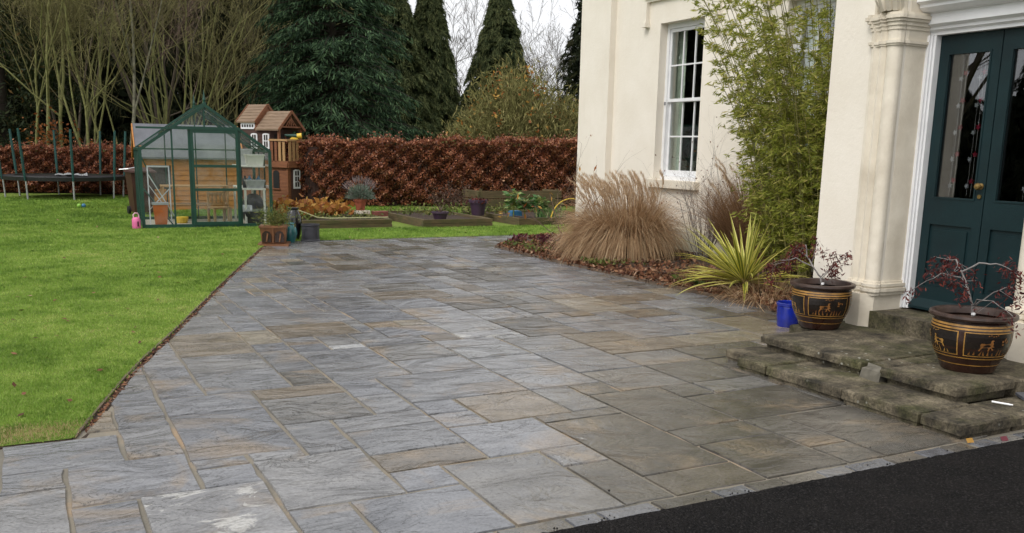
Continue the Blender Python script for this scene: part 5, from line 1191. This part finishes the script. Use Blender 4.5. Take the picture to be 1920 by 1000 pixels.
n = 900; c = np.stack([rng.uniform(7.0, 11.2, n), rng.uniform(18.6, 20.4, n), .15+np.abs(rng.normal(.02, .08, n))], 1); tag(rand_leaves('low_weeds', c, .045, .018, 'weeds'), 'green weeds along the back of the kale bed', 'weeds', kind='stuff')
tag(MB().tube([(4.35, 17.45, .42), (4.6, 17.42, .33), (4.85, 17.45, .23), (5.1, 17.45, .21), (6.3, 17.5, .21)], .012, 6).build('rope', 'rope', None, True), 'slack pale rope along the front of the amber bed', 'rope')
def potted(name, label, cat, x_, y_, z_, r_, h, mat):
    t = empty(name, label, cat, (x_, y_, z_)); MB().lathe([(.0005, 0), (r_*.68, 0), (r_*.92, h*.8), (r_*1.05, h*.8), (r_*1.05, h), (r_*.92, h), (r_*.88, h*.8), (.0005, h*.78)], k=20, cap=False).build('body', mat, t, True); return t
tag(MB().bbox(6.1, 6.42, 18.95, 19.2, .17, .24, .01, .005).build('stone_block', 'limestone'), 'pale stone block under the terracotta pot', 'block')
tag(MB().bbox(6.45, 6.75, 18.75, 18.98, .0, .235, .01, .005).build('brick', 'brick_red'), 'dark red brick beside the pale stone block', 'brick')
potted('terracotta_pot', 'terracotta pot holding lavender on a stone block', 'plant pot', 6.24, 19.07, .24, .13, .24, 'terracotta')
root = empty('lavender', 'round grey-green lavender bush in the terracotta pot', 'plant', (6.24, 19.07, .44)); n = 1700
a = rvec(n); a[:, 2] = np.abs(a[:, 2])*1.0; c = a*rng.uniform(.1, .33, (n, 1))*np.array([[1, 1, .95]])+np.array([[0, 0, .05]]); leaves('foliage', c, unit(a+.3*rvec(n))*.045, unit(np.cross(a, rvec(n)))*.007, 'grey_green', root)
a = rvec(160); a[:, 2] = np.abs(a[:, 2])+.5; a = unit(a); leaves('flower_spike', a*.4+np.array([[0, 0, .08]]), a*.08, unit(np.cross(a, rvec(160)))*.005, 'grey_green', root, np.full(160, 1.0))
potted('bowl_planter', 'small dark bowl planter on the bare soil bed', 'plant pot', 7.4, 17.0+.45, .14, .17, .17, 'purple_plastic')
root = empty('dead_perennial', 'dead brown stems in the dark bowl planter', 'plant', (7.4, 17.45, .29)); segs_mesh('stem', [(0, 0, 0, random.gauss(0, .08), random.gauss(0, .08), random.uniform(.08, .2), .006, .003) for k in range(20)], 'twig_brown', root)
potted('purple_pot', 'purple plastic flower pot beside the kale', 'plant pot', 8.75, 18.5, .14, .2, .34, 'purple_plastic')
root = empty('dead_perennial', 'withered reddish plant in the purple pot', 'plant', (8.75, 18.5, .4)); n = 160; rand_leaves('foliage', np.stack([rng.normal(0, .12, n), rng.normal(0, .12, n), np.abs(rng.normal(.04, .05, n))], 1), .04, .02, 'maple_leaves', root)
def kale(label, x_, y_, h):
    root = empty('kale', label, 'kale', (x_, y_, .14)); S = [(0, 0, 0, .01, 0, h, .016, .012)]; n = 70
    a = rng.uniform(0, 6.28, n); zz = h*rng.uniform(.45, 1.05, n); d = np.stack([np.cos(a), np.sin(a), rng.uniform(-.5, .5, n)], 1); d = unit(d)
    for k in range(n): S.append((0, 0, zz[k], *(d[k]*.13+np.array([0, 0, zz[k]])), .005, .003))
    segs_mesh('stem', S, 'sword_green', root, 4)
    c = d*rng.uniform(.1, .2, (n, 1))+np.stack([0*zz, 0*zz, zz], 1); leaves('foliage', c, d*.085, unit(np.cross(d, np.array([[0, 0, 1.]])+.7*rvec(n)))*.05, 'kale_leaves', root)
kale('tallest pale green kale plant beside the purple pot', 9.25, 17.75, .52); kale('bushy dark green kale plant near the yellow hoop', 9.95, 17.8, .4); kale('smaller green kale plant between the two larger ones', 9.65, 18.0, .36)
n = 120; c = np.stack([rng.uniform(9.75, 10.4, n), rng.uniform(17.4, 17.7, n), np.full(n, .15)], 1); blades_mesh('leeks', c, rvec(n)*.4+np.array([[0, 0, 1.]]), .24, .02, .7, 'kale_leaves', None, 4)
tag(bpy.data.objects['leeks'], 'row of green leek leaves at the front of the kale bed', 'leeks', kind='stuff')
tag(MB().box(9.5, 9.75, 18.3, 18.5, .12, .22).box(9.52, 9.73, 18.32, 18.48, .22, .24).build('blue_crate', 'blue_plastic'), 'blue plastic crate behind the kale plants', 'crate')
tag(MB().tube([(9.95+.5-.5*math.cos(t_), 17.35, .08+.48*math.sin(t_)) for t_ in np.linspace(0, math.pi, 16)], .013, 8).build('hoop', 'yellow_plastic', None, True), 'thin yellow plastic hoop arching over the kale bed', 'hoop')
cb = empty('compost_bin', 'open box of wide timber boards behind the kale', 'compost bin', (10.6, 20.0, 0))
for k in range(3):
    MB().bbox(-1.1, 1.1, -.02, .02, .02+k*.2, .2+k*.2, .006, .004).build('board', 'sleeper_wood', cb); MB().bbox(-1.15, -1.11, -.02, .9, .02+k*.2, .2+k*.2, .006, .004).build('board', 'sleeper_wood', cb); MB().bbox(1.11, 1.15, -.02, .9, .02+k*.2, .2+k*.2, .006, .004).build('board', 'sleeper_wood', cb)
for s in (-1.05, 1.05): MB().box(s-.03, s+.03, .022, .08, 0, .64).build('post', 'sleeper_wood', cb)
twiggy('dormant_shrub', 'rounded brown dormant shrub against the beech hedge', 'shrub', (8.9, 20.4, .0), .75, .6, 'dull_shrub', 26, 3, (0, 0), .006, 'dull_shrub', 900, (.03, .015))

# ================================================================ HEDGE
hedge = empty('beech_hedge', 'long clipped copper beech hedge holding russet leaves', 'hedge', (6, 24, 0))
HP = [(-6.0, 31.6, 1.28), (0.6, 31.0, 1.3), (3.4, 29.4, 1.4), (5.6, 26.6, 1.6), (6.9, 24.4, 1.66), (8.3, 23.4, 1.68), (11, 22.9, 1.76), (13.5, 22.5, 1.8), (17, 22.0, 1.8)]
HPa = np.array(HP); sg = np.hypot(*np.diff(HPa[:, :2], axis=0).T); cs = np.concatenate([[0], np.cumsum(sg)]); n = 150000
u = rng.random(n)*cs[-1]; x_ = np.interp(u, cs, HPa[:, 0]); y_ = np.interp(u, cs, HPa[:, 1]); hh = np.interp(u, cs, HPa[:, 2])
tang = np.stack([np.interp(u+.1, cs, HPa[:, 0])-np.interp(u-.1, cs, HPa[:, 0]), np.interp(u+.1, cs, HPa[:, 1])-np.interp(u-.1, cs, HPa[:, 1])], 1); tang /= np.linalg.norm(tang, axis=1, keepdims=True)+1e-9
nrm = np.stack([tang[:, 1], -tang[:, 0]], 1)   # towards the viewer
lump = .12*np.sin(u*2.3)+.09*np.sin(u*5.1+1)+.07*np.sin(u*9.7)
zf = rng.random(n)**.9; top = rng.random(n) < .22
lz = np.sin(zf*9+u*3)*.07+np.sin(zf*19+u*8)*.07+np.sin(zf*27-u*13)*.06
dpt = np.where(top, rng.uniform(-.1, .8, n), np.abs(rng.normal(0, .07, n))+.0)-lump*.6-lz+np.where(zf < .12, .1, 0)
z_ = np.where(top, hh+.05*np.sin(u*3.3)+.04*np.sin(u*8.1)+.03*np.sin(u*17)+np.abs(rng.normal(0, .03, n))*np.where(rng.random(n) < .14, 3.2, 1), .05+zf*(hh-.03))
P = np.stack([x_-nrm[:, 0]*dpt-6, y_-nrm[:, 1]*dpt-24, z_], 1)
U = rvec(n); U[:, 2] -= .3; U = unit(U); V_ = unit(np.cross(U, rvec(n))); s = rng.uniform(.6, 1.25, (n, 1))
leaves('foliage', P, U*.036*s, V_*.021*s, 'beech_leaves', hedge)
S = []
for k in range(2600):
    uu = random.random()*cs[-1]; px_, py_, h_ = np.interp(uu, cs, HPa[:, 0]), np.interp(uu, cs, HPa[:, 1]), np.interp(uu, cs, HPa[:, 2]); dy_ = random.uniform(.1, .7); z0 = random.uniform(0, h_*.7)
    a = Vector((px_-6+random.gauss(0, .1), py_-24+dy_, z0)); S.append((*a, *(a+Vector((random.gauss(0, .15), random.gauss(-.08, .12), random.uniform(.25, .5)))), .009, .005))
segs_mesh('stem', S, 'bark_dark', hedge, 3)
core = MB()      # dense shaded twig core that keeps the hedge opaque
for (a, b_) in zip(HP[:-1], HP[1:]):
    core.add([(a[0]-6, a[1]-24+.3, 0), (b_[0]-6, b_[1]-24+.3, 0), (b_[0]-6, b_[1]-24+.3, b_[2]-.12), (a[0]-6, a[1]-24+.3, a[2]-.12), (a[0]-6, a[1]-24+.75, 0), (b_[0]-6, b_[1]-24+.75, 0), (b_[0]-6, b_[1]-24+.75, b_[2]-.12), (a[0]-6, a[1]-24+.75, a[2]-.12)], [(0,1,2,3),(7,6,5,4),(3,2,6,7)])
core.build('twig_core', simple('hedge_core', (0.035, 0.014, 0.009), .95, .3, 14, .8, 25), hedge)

# ================================================================ TREES
def trunk_mesh(root, h, r, mat='bark_dark', lean=(0, 0), k=10):
    pts = [(lean[0]*t+random.gauss(0, .03)*t, lean[1]*t+random.gauss(0, .03)*t, h*t) for t in np.linspace(0, 1, 9)]
    MB().tube(pts, [r*(1-.9*t)*(1.25 if t == 0 else 1) for t in np.linspace(0, 1, 9)], k).build('trunk', mat, root, True)
def bare_tree(label, loc, stems, h, spread, mat_t, mat_b, depth=4, dens=.7, r0=.06, name='bare_tree', group=None, lean=0., up=.06, leaf=None, rmin=.0055, haze=6500):
    root = empty(name, label, 'tree', loc, 0, group); big, small, tips = [], [], []
    def grow(p, d, L, r, dep):
        m = 5 if dep == depth else 3
        for i in range(m):
            d = (d+Vector((random.gauss(0, .09), random.gauss(0, .09), random.gauss(up, .06)))).normalized(); q = p+d*L/m
            (big if r > .018 else small).append((*p, *q, r, max(rmin, r*.86))); r = max(rmin, r*.86); p = q
            if dep > 0 and (i > 0 or dep < depth):
                for b_ in range(2 if random.random() < dens*.5 else 1):
                    if random.random() < dens:
                        nd = (d+Vector((random.gauss(0, .55), random.gauss(0, .55), random.gauss(.05, .3)))).normalized(); grow(p, nd, L*random.uniform(.45, .72), r*.6, dep-1)
        tips.append(tuple(p))
    for k in range(stems):
        t = 2*math.pi*k/stems+random.uniform(-.4, .4); sp = spread*random.uniform(.4, 1.1)
        d = Vector((math.cos(t)*sp+lean, math.sin(t)*sp, 1)).normalized(); grow(Vector((math.cos(t)*.12*(stems > 1), math.sin(t)*.12*(stems > 1), 0)), d, h*random.uniform(.8, 1.1), r0*random.uniform(.75, 1.1), depth)
    segs_mesh('trunk', big, mat_t, root, 7); segs_mesh('crown', small, mat_b, root, 3)
    sm = np.array(small); ci = rng.integers(0, len(sm), haze); c = sm[ci, 3:6]+rng.normal(0, .16, (haze, 3)); uz = unit(unit(sm[ci, 3:6]-sm[ci, :3])+rng.normal(0, .5, (haze, 3))+np.array([[0, 0, .35]]))
    leaves('fine_twigs', c, uz*rng.uniform(.08, .2, (haze, 1)), unit(np.cross(uz, rvec(haze)))*rng.uniform(.003, .006, (haze, 1)), mat_b, root)['kind'] = 'stuff'
    if leaf:
        tpz = np.array(tips); sel = tpz[tpz[:, 2] > leaf[3]*tpz[:, 2].max()]; n_ = leaf[1]; c = sel[rng.integers(0, len(sel), n_)]+rng.normal(0, .06, (n_, 3)); rand_leaves('leaf_cluster', c, leaf[2], leaf[2]*.6, leaf[0], root)['kind'] = 'stuff'
    return root
def cedar(label, loc, h, rad, nb=420, mat='cedar_needles', name='cedar_tree', per=95):
    root = empty(name, label, 'tree', loc); trunk_mesh(root, h, .28)
    S = []; PP, UU = [], []
    for k in range(nb):
        zf_ = random.random()**1.15; z0 = .25+zf_*(h-.5); L = rad*(1-(z0/h)**1.5)**.75*random.uniform(.7, 1.08)+.2; a = random.uniform(0, 2*math.pi)
        o = Vector((math.cos(a), math.sin(a), 0)); sd_ = Vector((-o.y, o.x, 0)); m = 8; prev = Vector((0, 0, z0)); rise = random.uniform(.0, .25)
        pts = []
        for i in range(1, m+1):
            f = i/m; p = o*L*f+Vector((0, 0, z0+L*(rise*f-(.12+rise)*f*f*1.15))); S.append((*prev, *p, .03*(1-f)+.006, .03*(1-f)+.005)); prev = p; pts.append(p)
        for q in range(per):
            f = random.uniform(.3, 1)**.8; idx = f*m-1; i0 = max(0, min(m-2, int(idx))); b_ = pts[i0].lerp(pts[i0+1], max(0, idx-i0)); w = random.uniform(-1, 1)*(.22*L*(1.15-f)+.14)
            c = b_+sd_*w+Vector((0, 0, -abs(w)*.3-random.random()**2*.22)); PP.append(c); u_ = (o*random.uniform(.2, .9)+sd_*math.copysign(random.uniform(.1, .8), w)+Vector((0, 0, random.uniform(-1.0, -.1)))).normalized(); UU.append(u_*random.uniform(.07, .17))
    segs_mesh('branch', S, 'bark_dark', root, 3); PP = np.array(PP); UU = np.array(UU)
    leaves('crown', PP, UU, unit(np.cross(UU, rvec(len(UU))))*rng.uniform(.012, .03, (len(UU), 1)), mat, root); return root
def cypress(label, loc, h, rad, clumps=900, per=60, mat='cypress_needles', group=None, pw=.8, size=1.0):
    root = empty('conifer', label, 'tree', loc, 0, group); trunk_mesh(root, h*.98, .22)
    PP, UU = [], []
    n = clumps; zf_ = rng.random(n)**1.2; a = rng.uniform(0, 2*math.pi, n); rr = rad*(1-zf_)**pw*rng.uniform(.78, 1.08, n)+.08
    for k in range(n):
        c = np.array([rr[k]*math.cos(a[k]), rr[k]*math.sin(a[k]), .2+zf_[k]*(h-.2)]); o = np.array([math.cos(a[k]), math.sin(a[k]), 0]); L = (.55+.35*rng.random())*size*(1.1-.55*zf_[k])
        t = rng.random(per); side = rng.normal(0, .2, (per, 1))*L; p = c-o*.25*L+o*(t*L*.55)[:, None]+np.array([-o[1], o[0], 0])*side*(1-.5*t[:, None]); p[:, 2] += .22*L*np.sin(t*2.4)-.55*L*t**2+rng.normal(0, .06*L, per)
        u_ = o*rng.uniform(.2, .9, (per, 1))+rng.normal(0, .35, (per, 3)); u_[:, 2] -= .75*t+.1; PP.append(p); UU.append(unit(u_)*rng.uniform(.08, .2, (per, 1))*size)
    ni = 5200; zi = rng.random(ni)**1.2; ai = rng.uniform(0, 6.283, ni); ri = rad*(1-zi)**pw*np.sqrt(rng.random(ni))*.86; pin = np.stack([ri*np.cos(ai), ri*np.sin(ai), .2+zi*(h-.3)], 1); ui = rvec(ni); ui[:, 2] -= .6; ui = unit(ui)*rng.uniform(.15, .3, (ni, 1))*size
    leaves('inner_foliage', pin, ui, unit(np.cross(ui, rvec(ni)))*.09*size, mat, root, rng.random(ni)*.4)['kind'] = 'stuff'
    PP = np.concatenate(PP); UU = np.concatenate(UU); leaves('crown', PP, UU, unit(np.cross(UU, rvec(len(UU))))*rng.uniform(.009, .02, (len(UU), 1))*size, mat, root); return root

# conifers
cedar('spreading dark blue-green cedar with layered drooping boughs', pol(16.6, 34), 11.5, 3.4, 780)
cypress('broad drooping cypress beside the cedar, shorter of the pair', pol(20.2, 42), 8.8, 2.3, 1000, 105)
cypress('tall narrow drooping cypress at the edge of the open sky', pol(22.3, 43), 9.2, 1.75, 1000, 105)
cypress('solitary pointed cypress standing against the white sky', pol(26.5, 46), 9.6, 2.7, 1000, 105, pw=1.0)
cypress('dark pine showing beside the house corner', pol(32.1, 42), 11, 2.1, 420, mat='dark_needles')
# dark wood behind the bare trees
for k, (az, R, h_, w_) in enumerate([(-19, 44, 13, 4), (-14, 45, 13, 4), (-9, 46, 14, 4), (-4, 47, 14, 4), (-.5, 44, 13, 3.6), (2.4, 49, 15, 4), (5.4, 46, 13.5, 3.8), (8.4, 49, 14.5, 4), (11.0, 46, 13, 3.8), (13.6, 50, 14, 4), (18.6, 52, 12, 3.4)]):
    cypress('dark conifer in the wood behind the bare trees', pol(az, R), h_, w_, 640, 60, 'dark_needles', 'dark conifers of the wood', .6, 1.5)
def yew(label, loc, h, rad, n):
    root = empty('yew_tree', label, 'tree', loc); trunk_mesh(root, h*.8, .25); cl = []
    for k in range(140):
        z0 = random.uniform(.3, h); r_ = rad*math.sin(math.pi*min(1, (z0/h*.85+.15)))**.6*math.sqrt(random.random()); a = random.uniform(0, 6.28); cl.append((r_*math.cos(a), r_*math.sin(a), z0))
    cl = np.array(cl); c = cl[rng.integers(0, len(cl), n)]+rng.normal(0, 1, (n, 3))*np.array([[.34, .34, .18]]); rand_leaves('crown', c, .1, .03, 'yew_leaves', root, droop=.3); return root
yew('dense dark evergreen with yellowing tips by the trampoline', pol(-1.0, 36), 9, 2.4, 34000)
# bare trees behind the trampoline and the greenhouse
bare_tree('pair of mossy bare stems with a fork, behind the trampoline', pol(1.35, 33), 2, 6.2, .1, 'bark_mossy', 'twig_mossy', 4, .62, .07)
bare_tree('thin crooked bare tree nearest the dark evergreen', pol(.35, 34), 1, 5.2, .12, 'bark_mossy', 'twig_mossy', 4, .6, .06)
bare_tree('mossy bare tree of several upright stems behind the trampoline poles', pol(3.1, 33), 6, 6.6, .13, 'bark_mossy', 'twig_mossy', 4, .58, .05, up=.09)
bare_tree('slender bare birch with pale trunk beside the greenhouse', pol(5.2, 32.5), 1, 7.5, .08, 'bark_birch', 'twig_brown', 4, .75, .085, lean=-.06)
bare_tree('thin mossy bare sapling between the birch and the many-stemmed tree', pol(4.5, 33), 2, 5.4, .14, 'bark_mossy', 'twig_mossy', 4, .62, .042, lean=-.1)
bare_tree('broad fan of mossy bare stems rising behind the greenhouse', pol(7.6, 34), 17, 6.0, .45, 'bark_mossy', 'twig_mossy', 4, .54, .045, up=.1)
bare_tree('finely twigged bare tree between the fan of stems and the cedar', pol(10.6, 35.5), 12, 5.2, .5, 'twig_mossy', 'twig_mossy', 4, .56, .038, up=.08)
bare_tree('purplish bare tree far behind the many-stemmed trees', pol(7, 40), 5, 8, .4, 'bark_brown', 'twig_brown', 4, .55, .08)
bare_tree('purplish bare tree far behind the pair of mossy stems', pol(2.2, 40), 5, 8, .4, 'bark_brown', 'twig_brown', 4, .55, .08)
n = 260; c = np.array(pol(1.25, 32.6))+np.stack([rng.normal(0, .35, n), rng.normal(0, .2, n), 1.55+rng.normal(.1, .3, n)], 1)
r_b = empty('beech_sapling', 'young beech with a few orange leaves above the trampoline', 'tree', pol(1.25, 32.6)); c0 = np.array(pol(1.25, 32.6))
rand_leaves('leaf_cluster', c-c0, .06, .036, 'amber_leaves', r_b, rnd=rng.random(n)*.35)['kind'] = 'stuff'; segs_mesh('stem', [(0, 0, 0, .05, 0, 1.2, .02, .012)]+[(.05, 0, random.uniform(.8, 1.2), random.gauss(0, .4), random.gauss(0, .2), random.uniform(1.3, 2.0), .008, .004) for k in range(12)], 'bark_brown', r_b)
# green-stemmed bush with orange leaf tips
def dome_bush(label, loc, w, h, n, nleaf):
    root = empty('bush', label, 'bush', loc); S = []
    for k in range(60):
        a = random.uniform(0, 6.283); el = random.uniform(.5, 1.5); d = Vector((math.cos(a)*math.cos(el), math.sin(a)*math.cos(el), math.sin(el))); p = Vector((d.x*.2, d.y*.2, 0)); m = 7
        for i in range(m):
            q = p+Vector((d.x*w*.5/m, d.y*w*.5/m, d.z*h/m))+Vector((random.gauss(0, .05), random.gauss(0, .05), random.gauss(0, .03))); S.append((*p, *q, .03*(1-i/m)+.006, .03*(1-(i+1)/m)+.006)); p = q
    segs_mesh('stem', S, 'twig_green', root, 4)
    a = rng.uniform(0, 6.283, n); el = np.arcsin(rng.uniform(.0, 1, n)**.8); lum = 1+.1*np.sin(a*5)*np.sin(el*7)+.08*np.sin(a*11+el*9); f = rng.uniform(.35, 1, n)**.6*lum*rng.uniform(.85, 1.08, n)
    o = np.stack([np.cos(a)*np.cos(el)*w*.5, np.sin(a)*np.cos(el)*w*.5, np.sin(el)*h], 1); P = o*f[:, None]; P[:, 2] = np.maximum(P[:, 2], .1)
    U = unit(unit(o)*.7+rng.normal(0, .6, (n, 3))+np.array([[0, 0, .3]])); leaves('crown', P, U*rng.uniform(.06, .17, (n, 1)), unit(np.cross(U, rvec(n)))*rng.uniform(.007, .017, (n, 1)), 'twig_green', root)
    el = np.arcsin(rng.uniform(.3, 1, nleaf)); a = rng.uniform(0, 6.283, nleaf); keep = (np.sin(a*4+1)+np.sin(a*9+el*6)) > .1; a, el = a[keep], el[keep]; f = rng.uniform(.85, 1.06, len(a))
    P = np.stack([np.cos(a)*np.cos(el)*w*.5*f, np.sin(a)*np.cos(el)*w*.5*f, np.sin(el)*h*f], 1); rand_leaves('leaf_cluster', P, .06, .04, 'amber_leaves', root)['kind'] = 'stuff'
    return root
dome_bush('rounded olive-green bush with orange leaves clinging to its top', pol(27.6, 29.5), 4.4, 4.0, 42000, 1300)
dome_bush('lower olive-green bush running towards the house corner', pol(30.9, 29.5), 3.2, 3.2, 20000, 300)
dome_bush('lower olive-green bush running towards the cypress', pol(24.6, 30.5), 2.4, 2.6, 13000, 200)
# far bare trees against the sky
for az, R, h_, la in ((24.4, 62, 6.6, 'far bare tree showing in the sky gap between the two cypresses'), (29.0, 62, 6.2, 'far bare tree just past the solitary cypress'), (30.6, 64, 6.6, 'far bare tree next to the dark pine by the house')):
    bare_tree(la, pol(az, R), 7, h_, .4, 'bark_brown', 'twig_grey', 5, .55, .09, group='far bare trees', rmin=.012)
n = 5200; a = np.radians(rng.uniform(22, 33, n)); d = rng.uniform(50, 58, n); c = np.stack([d*np.sin(a), d*np.cos(a), np.abs(rng.normal(0, 1.3, n))], 1)
tag(rand_leaves('undergrowth', c, .3, .08, 'dull_shrub'), 'brown undergrowth of the far wood behind the bush', 'undergrowth', kind='stuff')
# trees across the drive, behind the viewer's left shoulder, which the door glass mirrors
bare_tree('big bare tree across the drive opposite the door', (-9.5, 18, 0), 3, 7.5, .3, 'bark_brown', 'twig_brown', 4, .7, .16)
bare_tree('big bare tree across the drive beside the lawn', (-14, 22, 0), 3, 7.5, .3, 'bark_brown', 'twig_brown', 4, .7, .16)
bare_tree('big bare tree across the drive near the road', (-13, 16, 0), 3, 7.5, .3, 'bark_brown', 'twig_brown', 4, .7, .16)
for k, (x_, y_) in enumerate(((-25, 17), (-23, 22.5), (-21, 28), (-19.5, 34), (-28, 12))): cypress('dark conifer across the drive behind the big bare trees', (x_, y_, 0), 5.0+1.4*(k % 2), 4.2, 420, 40, 'dark_needles', 'dark conifers across the drive', .5, 1.6)
